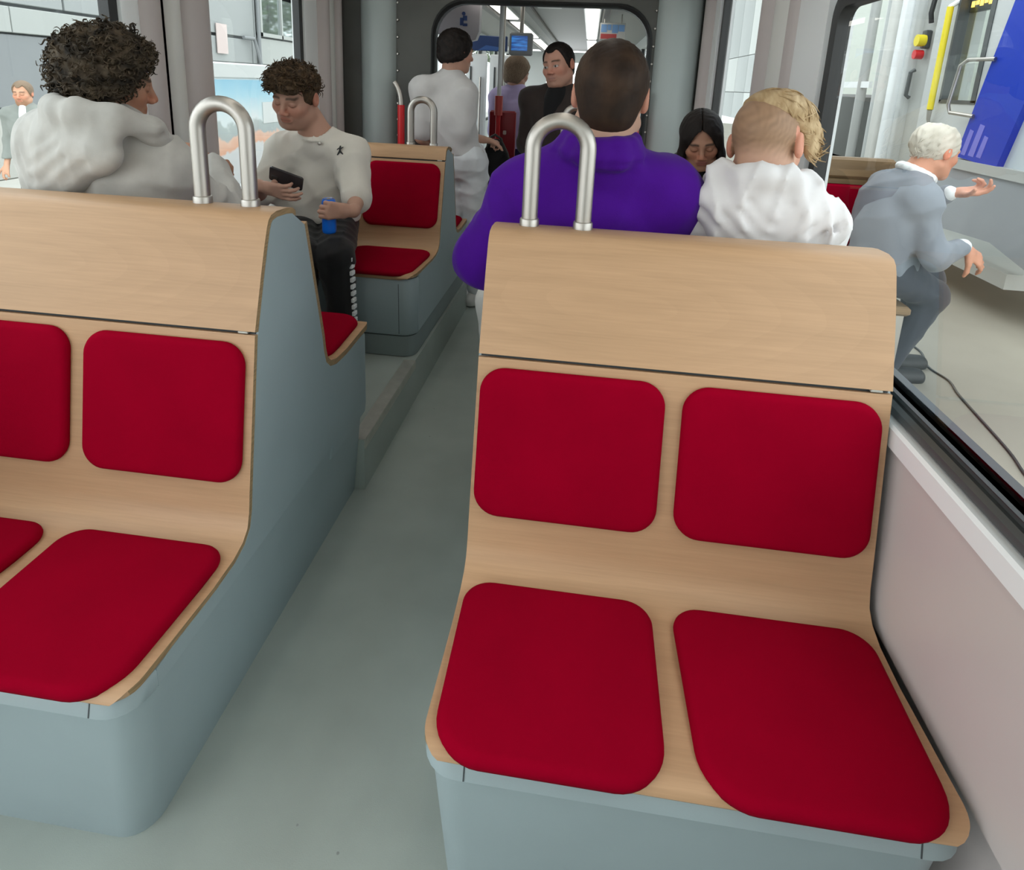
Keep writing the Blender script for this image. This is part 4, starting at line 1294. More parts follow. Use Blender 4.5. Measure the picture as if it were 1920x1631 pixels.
person('person with brown wavy hair in an off-white T-shirt, seated and looking down at a phone', J,
       dict(skin=LIGHT_SKIN, stubble=(.20, .10, .07), stubble_a=.4, jaw=1.05, brow=(.04, .022, .012)),
       [dict(name='t_shirt', mat=TEE, t=.020, st=.014, sleeve=.92, fold=.0075, freq=24, seed=2, squash=(1.2, 1, .6), hem=.785, more=lambda F, J: F.ell((-1.265, 2.80, .86), (.225, .165, .22), None, .05), neckline=True, h=.0075, label='loose off-white cotton T-shirt')], dict(mat=TRACK, t=.020, fold=.006),
       dict(mat=HAIR_BROWN, fn=hair_young, hi=(.15, .17, .2), curls=dict(n=800, length=.030, rad=.0028, seed=9, hel=.004, turns=.8, down=.3, keep=lambda p: p[:, 2] > 1.385)),
       hands=dict(R=dict(f=(.88, -.10, -.15), n=(.12, .88, .40), thumb=-1, bends=((8, 18, 25), (10, 22, 30), (12, 25, 35), (15, 30, 40)), tb=(10, 25), fine=.0032, s=1.0, tdir=(.45, .35, .85)),
                  L=dict(f=(-.62, -.62, .10), n=(-.66, .72, 0), thumb=1, bends=((48, 66, 34), (50, 66, 34), (50, 66, 34), (52, 66, 34)), tb=(18, 26), fine=.0032, tdir=(-.75, .35, .5))),
       extra=young_extra, fine=.003)

# ---- 3. standing man in grey shirt, back to the camera, by the gangway
SHIRT_G = cloth('pale_grey_shirt', (.62, .61, .61), .04)
TROU_W = cloth('pale_grey_trousers', (.74, .77, .80), .05)
J = dict(fwd=unit((.45, .9, 0)), pelvis=(-.80, 3.91, .97), chest=(-.865, 3.88, 1.26), neck=(-.855, 3.87, 1.47), hc=(-.825, 3.88, 1.625), yaw=48, pitch=6, hs=1.03, bulk=1.0,
         shL=(-1.01, 3.82, 1.39), elL=(-1.03, 3.84, 1.10), wrL=(-.95, 4.03, .98), shR=(-.76, 3.83, 1.375), elR=(-.765, 3.80, 1.125), wrR=(-.655, 3.97, 1.095),
         hpL=(-.86, 3.92, .93), knL=(-.83, 3.93, .50), anL=(-.83, 3.90, .08), hpR=(-.71, 3.90, .93), knR=(-.675, 3.93, .50), anR=(-.67, 3.90, .08))
person('person with short black hair in pale grey clothes, standing with back turned', J, dict(skin=LIGHT_SKIN, neck_w=.95),
       [dict(name='shirt', mat=SHIRT_G, t=.018, st=.016, sleeve=.86, fold=.006, freq=20, seed=6, collar=.01, hem=1.0, squash=(1, 1, .5))], dict(mat=TROU_W, t=.022, fold=.006, seed=5),
       dict(mat=HAIR_BLACK, fn=hair_curly(.018, 120, .004, .07, -.085, -.02, 2), h=.0045), fine=.0045, base=.012,
       hands=dict(R=dict(bends=((50, 60, 30),) * 4)))

# ---- 4. person in lavender shirt further back
LAV = cloth('lavender_shirt', (.58, .50, .80), .04)
def hair_bob(length=.105):
    def fn(x, y, z):
        d = grown(x, y, z, .022) + .003 * waves(x, y, z * .2, 260, 4)
        d = smin(d, ell_l(x, y, z, (0, -.035, -.045), (.086, .075, length - .02)), .03)
        return np.maximum(np.maximum(d, (-length - z) * .8), np.maximum((y - .075) * .8, np.where(z < .06, (y - .035 - np.clip(z, -1, .06) * .4), -1)))
    return fn
J = dict(fwd=unit((.5, .87, 0)), pelvis=(-.58, 5.23, .93), chest=(-.61, 5.20, 1.20), neck=(-.605, 5.19, 1.40), hc=(-.60, 5.21, 1.54), yaw=40, pitch=18, hs=1.0, bulk=.9,
         shL=(-.74, 5.15, 1.33), elL=(-.75, 5.17, 1.07), wrL=(-.66, 5.35, 1.0), shR=(-.475, 5.24, 1.32), elR=(-.455, 5.22, 1.08), wrR=(-.43, 5.30, .90),
         hpL=(-.655, 5.2, .9), knL=(-.66, 5.22, .48), anL=(-.66, 5.2, .08), hpR=(-.51, 5.24, .9), knR=(-.50, 5.25, .48), anR=(-.50, 5.23, .08))
person('person with light brown bobbed hair in a lavender shirt, standing beside the dark red board', J, dict(skin=LIGHT_SKIN),
       [dict(name='shirt', mat=LAV, t=.022, st=.012, sleeve=1.9, fold=.004, freq=22, seed=9, hem=.93, h=.012)], dict(mat=cloth('navy_trousers', (.018, .016, .07)), t=.014, h=.014),
       dict(mat=HAIR_ASH, fn=hair_bob(), h=.005), fine=.006, base=.014)

# ---- 5. man in a dark jacket, face turned to the camera
JACK = cloth('dark_brown_jacket', (.028, .020, .018), .15)
def jacket_extra(body, J, R, c, s, sub):
    up = unit(J['neck'] - J['pelvis']); T = frame(J['fwd'], up)
    F = Field(J['chest'] - .3, J['chest'] + .35, .009)
    F.ell(J['chest'] + T[:, 1] * .035 + up * .03, (.10, .12, .22), T, .02)
    sub('undershirt', F, cloth('black_top', (.006, .006, .007)), label='black top under the open jacket')
J = dict(fwd=unit((-.35, -.94, 0)), pelvis=(-0.192, 4.040, 0.962), chest=(-0.187, 4.020, 1.242), neck=(-0.187, 4.020, 1.422), hc=(-0.207, 3.980, 1.574), yaw=206, pitch=8, roll=-9, hs=1.12, bulk=1.12,
         shR=(-0.357, 4.050, 1.347), elR=(-0.382, 4.060, 1.072), wrR=(-0.262, 3.880, 0.992), shL=(-0.007, 3.990, 1.347), elL=(0.038, 4.000, 1.072), wrL=(-0.042, 3.840, 0.992),
         hpL=(-0.102, 4.040, 0.932), knL=(-0.112, 4.020, 0.512), anL=(-0.112, 4.050, 0.080), hpR=(-0.282, 4.040, 0.932), knR=(-0.292, 4.020, 0.512), anR=(-0.292, 4.050, 0.080))
person('standing person in a dark jacket with receding dark hair, face towards us', J,
       dict(skin=(.50, .27, .20), eyes='open', stubble=(.26, .14, .10), stubble_a=.5, jaw=1.04, neck_w=1.1, lip=(.34, .16, .13)),
       [dict(name='jacket', mat=JACK, t=.024, sleeve=1.95, fold=.004, freq=22, seed=13, hem=.85, h=.01)], dict(mat=BLACKT, t=.014, h=.013),
       dict(mat=HAIR_BLACK, fn=hair_short(.009, -.075, .070), h=.0038), fine=.0036, base=.012, extra=jacket_extra)

# ---- 6. man in the purple fleece, back to the camera
PURPLE = cloth('purple_fleece', (.062, .001, .245), .08, sheen=.06)
def purple_more(F, J):
    up = unit(J['neck'] - J['pelvis']); T = frame(J['fwd'], up); n = J['neck']
    # stand-up collar
    pts = [n + T @ np.array((.078 * math.cos(a), -.012 + .078 * math.sin(a), .040 + .012 * math.sin(a))) for a in np.linspace(0, 2 * math.pi, 13)]
    for a, b in zip(pts, pts[1:]): F.cap(a, b, .020, .020, .012, flat=(unit(T[:, 2] * .2 + T[:, 0] * 0 + 1e-6), 1.0))
    pts = [n + T @ np.array((.092 * math.cos(a), -.012 + .092 * math.sin(a), .012 + .012 * math.sin(a))) for a in np.linspace(0, 2 * math.pi, 13)]
    for a, b in zip(pts, pts[1:]): F.cap(a, b, .022, .022, .012)
    pts = [n + T @ np.array((.114 * math.cos(a), -.018 + .108 * math.sin(a), .002 + .012 * math.sin(a))) for a in np.linspace(math.pi, 2 * math.pi, 10)]
    F.groove(pts, .008, .006)
J = dict(fwd=(0, 1, 0), pelvis=(.02, 1.735, .755), chest=(.015, 1.665, 1.06), neck=(.035, 1.625, 1.285), hc=(.052, 1.645, 1.435), yaw=4, pitch=2, roll=-2, hs=1.10, bulk=1.14,
         shL=(-.150, 1.66, 1.155), elL=(-.262, 1.69, .975), wrL=(-.16, 1.95, .90), shR=(.205, 1.66, 1.175), elR=(.225, 1.70, .95), wrR=(.13, 1.93, .88),
         hpL=(-.09, 1.77, .75), knL=(-.262, 2.05, .71), anL=(-.255, 2.08, .30), hpR=(.11, 1.77, .75), knR=(.15, 2.17, .73), anR=(.15, 2.09, .30), toeL=(-.29, 2.24, .245), toeR=(.15, 2.25, .245))
person('person with cropped brown hair in a purple fleece, seated with back turned', J, dict(skin=(.55, .34, .25), neck_w=1.12),
       [dict(name='fleece', mat=PURPLE, t=.030, st=.012, ak=.06, sleeve=1.92, fold=.006, freq=17, seed=17, more=purple_more, h=.008)], dict(mat=cloth('white_trousers', (.66, .66, .63), .05), t=.022),
       dict(mat=HAIR_BUZZ, fn=hair_buzz(.010, .085, -.088)), extra=None)

# ---- 7. boy in the white hooded jacket
WHITEJ = cloth('white_nylon', (.74, .73, .74), .02, bump=.1, rough=.5)
def hair_top(x, y, z):
    w = waves(x * 2.2, y * .6, z * 1.6, 130, 3)
    d = ell_l(x, y, z, (.014, .012, .083), (.078, .102, .052))
    d = smin(d, ell_l(x, y, z, (.066, .060, .058), (.032, .060, .048)), .02)
    d = smin(d, ell_l(x, y, z, (.082, .085, .022), (.020, .034, .040)), .02)
    d = smin(d, ell_l(x, y, z, (.02, .10, .06), (.07, .03, .05)), .02)
    d = d + .0022 * w
    cut = (.030 + np.clip(-x, -.1, .1) * .45 - z) * .9
    cut = np.where((x > .045) & (y > .02), -.1, cut)
    return np.maximum(d, cut)
J = dict(fwd=unit((.18, .98, 0)), pelvis=(.455, 1.745, .755), chest=(.45, 1.69, 1.02), neck=(.455, 1.665, 1.205), hc=(.460, 1.685, 1.328), yaw=33, pitch=14, roll=6, hs=1.06, bulk=.96,
         shL=(.315, 1.69, 1.12), elL=(.30, 1.75, .90), wrL=(.37, 1.97, .84), shR=(.592, 1.665, 1.12), elR=(.585, 1.75, .90), wrR=(.54, 1.96, .84),
         hpL=(.37, 1.77, .75), knL=(.36, 2.15, .72), anL=(.36, 2.08, .30), hpR=(.55, 1.77, .75), knR=(.56, 2.15, .72), anR=(.56, 2.08, .30), toeL=(.36, 2.24, .245), toeR=(.56, 2.24, .245))
person('person with blond undercut hair in a white hooded jacket, seated with back turned', J, dict(skin=(.60, .36, .26), fade=((.30, .185, .11), -.035, .05)),
       [dict(name='jacket', mat=WHITEJ, t=.026, st=.012, sleeve=1.92, fold=.0045, freq=30, seed=21, h=.007)], dict(mat=JEANS, t=.014),
       dict(mat=HAIR_BLOND, fn=hair_top, lo=(-.13, -.15, -.1), hi=(.14, .16, .18), curls=dict(n=700, length=.042, rad=.0030, seed=8, hel=.0008, turns=.3, flow=(.86, .04, -.5))), extra=hoodie_extra(WHITEJ, .5, 1.06, 23, .007))

# ---- 8. woman with long dark hair, head bowed
def hair_long(x, y, z):
    d = grown(x, y, z, .017, .016, .014) + .002 * waves(x, y, z * .1, 300, 6)
    oval = (np.sqrt((x / (.060 - np.clip(z, 0, .1) * .12)) ** 2 + ((z + .035) / .118) ** 2) - 1) * .06
    d = np.maximum(d, np.where(y > .0, -oval, -1))
    for q in (-1, 1):
        pts = [((q * .074, .040, .035), .020), ((q * .083, .038, -.05), .025), ((q * .092, .025, -.14), .034), ((q * .115, -.01, -.27), .046), ((q * .12, -.02, -.36), .040)]
        for (a, ra), (b, rb) in zip(pts, pts[1:]):
            a, b = np.array(a), np.array(b); ab = b - a
            t = np.clip(((x - a[0]) * ab[0] + (y - a[1]) * ab[1] + (z - a[2]) * ab[2]) / (ab @ ab), 0, 1)
            dd = np.sqrt(((x - a[0] - t * ab[0]) * 1.5) ** 2 + ((y - a[1] - t * ab[1]) * .8) ** 2 + (z - a[2] - t * ab[2]) ** 2) - (ra + (rb - ra) * t)
            d = smin(d, dd, .02)
    d = smin(d, ell_l(x, y, z, (0, -.06, -.10), (.088, .05, .15)), .03)
    # centre parting
    g = np.sqrt(x * x + np.clip(z - .11, -1, .0) ** 2 * .0 + 0 * z) - .0016
    part = np.where((y > -.06) & (z > .06), -g, -1)
    return np.maximum(d, np.minimum(part * 1.0, .02))
WOMJ = cloth('black_top_woman', (.012, .011, .013), .1)
J = dict(fwd=(0, -1, 0), pelvis=(.47, 2.90, .755), chest=(.47, 2.85, 1.0), neck=(.472, 2.795, 1.145), hc=(.477, 2.715, 1.258), yaw=184, pitch=26, roll=-6, hs=.97, bulk=.84,
         shR=(.33, 2.83, 1.08), elR=(.29, 2.74, .87), wrR=(.40, 2.56, .85), shL=(.61, 2.83, 1.08), elL=(.62, 2.74, .87), wrL=(.54, 2.56, .85),
         hpL=(.56, 2.84, .745), knL=(.55, 2.44, .70), anL=(.55, 2.47, .29), hpR=(.39, 2.84, .745), knR=(.39, 2.44, .70), anR=(.39, 2.47, .29), toeL=(.55, 2.31, .245), toeR=(.39, 2.31, .245))
person('person with long centre-parted black hair, head bowed, seated facing the white jacket', J, dict(skin=(.47, .25, .165), lip=(.36, .11, .10), jaw=.92, brow=(.015, .01, .008)),
       [dict(name='top', mat=WOMJ, t=.018, sleeve=1.9, fold=.003, seed=31, h=.011)], dict(mat=BLACKT, t=.012, h=.014), shoes=MATS['shoe_black'],
       hair=dict(mat=HAIR_LONG, fn=hair_long, lo=(-.19, -.14, -.42), hi=(.19, .12, .16), h=.004), fine=.0032, base=.012)

# ---- 9. elderly man in grey outside the right window, sitting and gesturing
SUIT = cloth('blue_grey_jacket', (.21, .235, .27), .05)
def hair_old(x, y, z):
    d = grown(x, y, z, .013) + .003 * waves(x, y, z, 160, 4)
    d = np.maximum(d, -ell_l(x, y, z, (0, .0, .115), (.045, .07, .03)))
    return np.maximum(d, hairline(x, y, z, .050, -.06, .0))
def old_extra(body, J, R, c, s, sub):
    up = unit(J['neck'] - J['pelvis']); T = frame(J['fwd'], up); n = J['neck']
    F = Field(n - .2, n + .2, .006)
    pts = [n + T @ np.array((.068 * math.cos(a), .012 + .068 * math.sin(a), .022 - .03 * math.sin(a))) for a in np.linspace(0, 2 * math.pi, 15)]
    for a, b in zip(pts, pts[1:]): F.cap(a, b, .019, .019, .01)
    sub('shirt_collar', F, WHITE, label='white shirt collar')
    F = Field(J['chest'] - .4, J['chest'] + .4, .01)
    q = -1
    for s_ in 'LR':
        w = J['wr' + s_]; e = J['el' + s_]; d = unit(w - e)
        F.cap(w - d * .035, w - d * .0, .037, .036, .01)
    sub('shirt_cuffs', F, WHITE, label='white shirt cuffs')
J = dict(fwd=unit((.97, .22, 0)), pelvis=(1.44, 3.06, .70), chest=(1.44, 3.05, .93), neck=(1.50, 3.05, 1.115), hc=(1.578, 3.06, 1.238), yaw=72, pitch=12, hs=1.02, bulk=1.05,
         shR=(1.475, 2.90, 1.035), elR=(1.56, 2.84, .79), wrR=(1.715, 2.94, .83), shL=(1.47, 3.21, 1.035), elL=(1.63, 3.27, .92), wrL=(1.70, 3.10, 1.045),
         hpR=(1.46, 2.97, .68), knR=(1.66, 3.0, .575), anR=(1.56, 3.06, .17), hpL=(1.46, 3.14, .68), knL=(1.74, 3.2, .60), anL=(1.66, 3.24, .17), toeR=(1.73, 3.08, .13), toeL=(1.83, 3.26, .13))
person('elderly person with white hair in a blue-grey jacket, seen through the right window, gesturing', J, dict(skin=(.60, .29, .19), eyes='open', brow=(.4, .35, .3)),
       [dict(name='jacket', mat=SUIT, t=.020, st=-.002, sleeve=1.88, fold=.008, freq=22, seed=41, h=.009)], dict(mat=cloth('dark_grey_trousers', (.05, .055, .07)), t=.016), shoes=MATS['shoe_black'],
       hair=dict(mat=HAIR_WHITE, fn=hair_old, curls=dict(n=500, length=.030, rad=.0028, seed=4, hel=.001, turns=.4, flow=(-.6, -.2, -.7))), hands=dict(R=dict(f=(.75, .1, -.5), n=(0, .6, -.6), bends=((20, 30, 20),) * 4, fine=.005), L=dict(f=(.8, -.5, .25), n=(-.3, -.3, .85), bends=((15, 20, 15), (25, 35, 25), (45, 60, 35), (55, 65, 40)), fine=.005)), extra=old_extra, fine=.004)

# ---- 10. bearded man outside the left window
J = dict(fwd=unit((.35, -.93, 0)), pelvis=(-5.86, 6.0, .50), chest=(-5.86, 6.0, .78), neck=(-5.86, 5.99, .99), hc=(-5.855, 5.97, 1.13), yaw=160, pitch=8, hs=1.02, bulk=1.02,
         shR=(-6.04, 5.97, .90), elR=(-6.09, 5.98, .62), wrR=(-6.05, 5.86, .40), shL=(-5.69, 6.03, .90), elL=(-5.63, 6.04, .62), wrL=(-5.62, 5.92, .40),
         hpL=(-5.77, 6.0, .48), knL=(-5.77, 5.98, .06), anL=(-5.77, 6.0, -.27), hpR=(-5.95, 6.0, .48), knR=(-5.95, 5.98, .06), anR=(-5.95, 6.0, -.27))
def vest_extra(body, J, R, c, s, sub):
    up = unit(J['neck'] - J['pelvis']); T = frame(J['fwd'], up)
    F = Field(J['chest'] - .3, J['chest'] + .35, .01)
    F.ell(J['chest'] + T[:, 1] * .035 + up * .0, (.058, .112, .30), T, .02)
    sub('t_shirt', F, WHITE, label='white T-shirt under the open jacket')
person('bearded person in white T-shirt and grey open jacket, far off outside the left window', J, dict(skin=(.62, .34, .22), stubble=(.25, .13, .07), stubble_a=.7),
       [dict(name='jacket', mat=cloth('grey_green_jacket', (.25, .27, .25)), t=.022, sleeve=1.9, fold=.004, seed=51, hem=.45, h=.012)], dict(mat=JEANS, t=.014, h=.015),
       dict(mat=HAIR_ASH, fn=hair_short(.012, -.07, .066), h=.006), fine=.005, base=.015, extra=vest_extra)

# ---- things people hold
t = thing('phone', 'dark smartphone held in the hand of the seated person in the T-shirt', 'phone', (-1.21, 2.45, 1.02))
def slab(cx, R, sx, sy, sz, r):
    rings = []
    for z, i in ((-sz / 2, .0015), (-sz / 2 + .0015, 0), (sz / 2 - .0015, 0), (sz / 2, .0015)):
        rings.append([tuple(np.array(cx) + R @ np.array((x, y, z))) for x, y in rrect(-sx / 2 + i, sx / 2 - i, -sy / 2 + i, sy / 2 - i, r, 4)])
    return rings
PR = frame((.90, .10, -.30), (.15, .90, .42))
PC = (-1.236, 2.452, 1.026)
MB().loft(slab(PC, PR, .072, .145, .009, .01)).build('body', plain('phone_back', (.035, .032, .035), .25), t)
MB().loft(slab(np.array(PC) + PR @ np.array((-.016, -.048, -.0052)), PR, .026, .030, .003, .006)).build('camera_bump', BLACK, t)
MB().loft(slab(np.array(PC) + PR @ np.array((0, 0, .0048)), PR, .066, .137, .0006, .008)).build('screen', plain('phone_screen', (.02, .02, .025), .1), t)
t = thing('drink_can', 'slim blue drink can held upright on the black trousers', 'can', (CAN_C[0], CAN_C[1], .81))
CANB = plain('can_blue', (.006, .17, .80), .3, .0)
def can_prof(): return ((.022, .812), (.0265, .815), (.029, .825), (.029, .938), (.0275, .949), (.0245, .957), (.0235, .959))
MB().loft([[(CAN_C[0] + r * math.cos(2 * math.pi * k / 24), CAN_C[1] + r * math.sin(2 * math.pi * k / 24), z) for k in range(24)] for r, z in can_prof()]).build('body', CANB, t, ang=50)
MB().loft([[(CAN_C[0] + r * math.cos(2 * math.pi * k / 24), CAN_C[1] + r * math.sin(2 * math.pi * k / 24), z) for k in range(24)] for r, z in ((.0235, .9575), (.0242, .961), (.021, .961), (.020, .957))]).build('rim', STEEL, t, ang=60)
MB().box(CAN_C[0] - .006, CAN_C[0] + .006, CAN_C[1] - .012, CAN_C[1] + .008, .958, .9605, .001).build('ring_pull', STEEL, t)
t = thing('shoulder_bag', 'black soft bag hanging in front of the person standing in grey', 'bag', (-.60, 4.12, .72))
F = Field(np.array((-.78, 3.95, .6)), np.array((-.42, 4.35, 1.2)), .01)
F.ell((-.60, 4.16, .90), (.10, .085, .19), None, .02); F.cap((-.66, 4.16, .76), (-.54, 4.16, .76), .075, .075, .04); F.folds(.004, 30, 61)
W, Q = F.mesh(1); np_mesh('body', W, Q, cloth('black_nylon', (.012, .012, .013)), t)
MB().tube([(-.66, 4.15, 1.02), (-.65, 4.155, 1.09), (-.61, 4.16, 1.115), (-.57, 4.165, 1.09), (-.55, 4.17, 1.02)], .009, 8).build('handle', BLACK, t)
# ================================================================== OUTSIDE
CONC = plain('pale_concrete', (.31, .29, .24), .7, var=.12, scale=1.3, bump=.2, bscale=60)
m = MB().box(XR + .25, 14, -10, 30, -.1, .10); struct(m.build('ground_right', CONC))
m = MB().box(-40, XL - .25, -15, 40, -.5, -.36); struct(m.build('ground_left', plain('light_paving', (.52, .51, .47), .8, var=.08, scale=.8)))

# cable across the concrete (right)
cp = [(1.98, 4.4), (2.0, 3.95), (1.93, 3.62), (1.925, 3.45), (1.865, 3.25), (1.885, 3.10), (1.85, 2.95), (1.82, 2.75), (1.775, 2.45), (1.73, 2.27), (1.69, 2.0), (1.6, 1.6)]
def smooth_path(p, n=6):
    out = []
    for i in range(len(p) - 1):
        p0, p1, p2, p3 = p[max(i - 1, 0)], p[i], p[i + 1], p[min(i + 2, len(p) - 1)]
        for k in range(n):
            t = k / n
            out.append(tuple(.5 * (2 * p1[j] + (p2[j] - p0[j]) * t + (2 * p0[j] - 5 * p1[j] + 4 * p2[j] - p3[j]) * t * t + (3 * p1[j] - p0[j] - 3 * p2[j] + p3[j]) * t ** 3) for j in range(len(p1))))
    return out + [p[-1]]
o = MB().tube([(x, y, .106) for x, y in smooth_path(cp)], .0055, 8).build('cable', BLACK)
tag(o, 'thin black cable winding over the pale concrete outside the right window', 'cable')

# neighbouring white vehicle
NX = 2.62
NWHITE = plain('neighbour_white', (.52, .54, .535), .35)
NGREY = plain('neighbour_grey', (.40, .41, .39), .5)
NDARK = plain('neighbour_interior', (.05, .055, .05), .5)
t = thing('parked_vehicle', 'white parked vehicle with door window, yellow bar and blue panel outside the right window', 'vehicle', (NX + .6, 5.5, .1))
# body shell with lower grey skirt
MB().box(NX, NX + .12, 5.30, 5.64, .95, 3.2).build('recess_panel', NGREY, t)
MB().box(NX - .06, NX + .12, 4.62, 5.30, .95, 1.46).box(NX - .06, NX + .12, 5.03, 5.30, 1.46, 3.2).box(NX - .06, NX + .12, 4.40, 4.62, .95, 3.2).box(NX - .06, NX + .12, 4.62, 5.03, 2.25, 3.2).build('door_leaf', NWHITE, t)
wf = MB().box(NX - .066, NX + .05, 4.60, 5.045, 1.45, 1.475).box(NX - .066, NX + .05, 4.60, 4.65, 1.46, 2.26).box(NX - .066, NX + .05, 5.02, 5.045, 1.46, 2.26).build('door_window_frame', GASKET, t)
MB().box(NX - .03, NX - .024, 4.63, 5.03, 1.46, 2.25).build('pane', GLASS, wf)
MB().tube([(NX - .11, 5.055, 1.40), (NX - .11, 5.055, 2.12)], .022, 12).build('yellow_bar', YELLOW, t, label='bright yellow grab bar')
MB().tube([(NX - .06, 5.055, 2.16), (NX - .11, 5.055, 2.12), (NX - .11, 5.055, 2.1)], .018, 10).build('bracket', WHITE, t)
MB().tube([(NX - .11, 5.055, 1.40), (NX - .09, 5.09, 1.33), (NX - .06, 5.12, 1.28)], [.018, .014, .006], 10).build('bracket', NGREY, t)
# blue slanted panel with paler print at its foot
bl = [(4.64, 1.10), (4.19, 1.07), (3.62, 3.0), (4.12, 3.0)]
MB().prism(bl, 'x', NX - .09, NX - .02).build('blue_panel', BLUE, t, label='slanted glossy blue panel')
pr = MB()
for a, w, h in ((4.585, .05, .16), (4.50, .06, .20), (4.41, .05, .13)):
    pr.prism([(a, 1.12), (a - w, 1.115), (a - w * .9 - h * .3, 1.12 + h), (a - w * .2 - h * .25, 1.13 + h)], 'x', NX - .092, NX - .088)
pr.prism([(4.22, 1.95), (4.02, 1.75), (3.90, 2.05), (4.12, 2.35)], 'x', NX - .092, NX - .088)
pr.build('pale_print', plain('print_violet', (.16, .16, .60), .3), t)
MB().box(NX - .05, NX + .12, 2.2, 4.20, 1.06, 3.2).build('front_panel', plain('pale_blue_grey_panel', (.52, .57, .60), .4), t)
MB().box(NX - .10, NX + .12, 3.0, 4.66, 1.02, 1.085).build('sill_strip', NGREY, t)
sk = plain('grey_skirt', (.27, .29, .31), .45)
MB().prism([(4.9, 1.03), (2.4, 1.03), (2.4, .55), (3.55, .50), (4.1, .62), (4.9, .58)], 'x', NX - .08, NX + .1).build('skirt', sk, t, label='blue-grey lower skirt')
# hook-shaped chrome grab rail
MB().tube([(NX - .10, 4.42, 1.735), (NX - .16, 4.60, 1.735), (NX - .17, 4.66, 1.70), (NX - .17, 4.71, 1.44), (NX - .16, 4.69, 1.39), (NX - .10, 4.52, 1.375)], .013, 10).build('grab_rail', STEEL, t, label='bent chrome grab rail')
# controls in the recess
MB().box(NX - .05, NX, 5.46, 5.52, 1.86, 2.0, .008).build('switch_box', GASKET, t)
MB().tube([(NX - .10, 5.48, 1.92), (NX - .04, 5.48, 1.92)], .045, 14).build('button', YELLOW, t)
MB().tube([(NX - .09, 5.50, 1.815), (NX - .03, 5.50, 1.815)], .036, 14).build('button', REDPAINT, t)
MB().tube([(NX - .03, 5.56, 1.70), (NX - .06, 5.56, 1.68), (NX - .06, 5.57, 1.50), (NX - .03, 5.57, 1.48)], .016, 10).build('handle', GASKET, t)
MB().tube([(NX - .03, 5.45, 2.3), (NX - .05, 5.44, 2.12), (NX - .03, 5.45, 2.05)], .018, 10).build('hose', BLACK, t)
# rounded corner post
post = []
for (y0, y1, b, mt) in ((5.62, 5.72, .05, NWHITE), (5.72, 5.84, .10, WHITE), (5.84, 5.98, .13, PALE), (5.98, 6.12, .10, NWHITE), (6.12, 6.20, .05, PALE)):
    poly = [(NX + .1, y0)] + [(NX - .02 - b * math.sin(math.pi * k / 8) ** .5, y0 + (y1 - y0) * k / 8) for k in range(9)] + [(NX + .1, y1)]
    m = MB(); 
    rings = []
    for z, sc in ((.78, .2), (.80, .6), (.86, 1), (3.2, 1)):
        rings.append([((NX + .1) + (px - NX - .1) * sc, py, z) for px, py in poly])
    m.loft(rings).build('corner_post', mt, t)
# interior visible through its opening: dark seats, pole and back wall
MB().box(NX + .9, NX + 1.0, 3.6, 14, .4, 3.2).build('far_side', plain('neighbour_far_side', (.62, .66, .60), .5), t)
MB().box(NX + .0, NX + 1.0, 4.0, 8.4, .35, .45).build('floor_plate', NGREY, t)
MB().tube([(NX + .05, 6.72, .4), (NX + .05, 6.72, 3.1)], .045, 14).build('post', plain('grey_post', (.45, .46, .45), .4), t)
MB().box(NX + .02, NX + .05, 6.5, 7.6, 1.56, 1.62).build('cross_bar', WHITE, t)
MB().box(NX + .25, NX + .33, 6.35, 8.4, .45, 1.5, .03).box(NX + .25, NX + .7, 6.5, 8.4, .45, .85, .03).build('seat', NDARK, t, label='dark seat inside')
MB().box(NX + .55, NX + .6, 4.7, 4.95, 1.3, 1.95, .03).build('headrest', plain('dark_green_seat', (.05, .07, .06), .6), t)
# small display sign with glowing amber segments over the door
sg = MB().box(NX + .0, NX + .04, 4.62, 5.02, 2.08, 2.24).build('display_sign', BLACK, t)
am = emit('amber_segments', (1.0, .62, .12), 1.6)
for k in range(7):
    MB().box(NX - .006, NX - .001, 4.66 + k * .05, 4.695 + k * .05, 2.11 + .012 * (k % 2), 2.15).build('segment', am, sg)
    MB().box(NX - .006, NX - .001, 4.66 + k * .05, 4.69 + k * .05, 2.165, 2.2 - .01 * (k % 3)).build('segment', am, sg)

# stand-in for the mirrored tram bench in the window, behind the elderly person
t = thing('mirrored_bench', 'wooden bench with dark red pad, stand-in for a reflection in the right window', 'bench', (1.3, 3.2, .1))
BROWNWOOD = wood_mat('dark_brown_wood', (.26, .17, .085), (.16, .10, .05), False)
MB().box(1.14, 1.52, 2.86, 3.34, .50, .545, .012).build('seat', BROWNWOOD, t)
MB().box(1.10, 1.54, 3.34, 3.38, .545, 1.06, .008).build('backrest', BROWNWOOD, t)
MB().box(1.09, 1.55, 3.325, 3.395, 1.06, 1.165, .012).build('top_rail', BROWNWOOD, t)
MB().box(1.16, 1.50, 3.315, 3.342, .64, 1.03, .012).build('back_cushion', RED, t)
for x in (1.18, 1.48):
    for y in (2.90, 3.30): MB().box(x - .02, x + .02, y - .02, y + .02, .10, .50).build('leg', STEEL, t)

# right: a pale grey hall behind the parked vehicle
t = thing('exhibition_hall', 'pale grey hall with tall panels beyond the far right window', 'building', (9, 20, .1))
HALL2 = plain('hall_panel_light', (.38, .40, .38), .5)
HALL = plain('hall_panel', (.26, .28, .27), .5, var=.04, scale=.5)
MB().box(8.3, 12, 4, 48, .1, 7).build('core', plain('hall_joint', (.2, .21, .21), .6), t)
for k in range(18):
    for z0, z1 in ((.1, 1.5), (1.53, 3.4), (3.43, 7)):
        MB().box(8.1, 8.32, 4.02 + k * 2.4, 6.38 + k * 2.4, z0, z1, .01).build('facade_panel', HALL if (k + int(z0)) % 3 else HALL2, t)

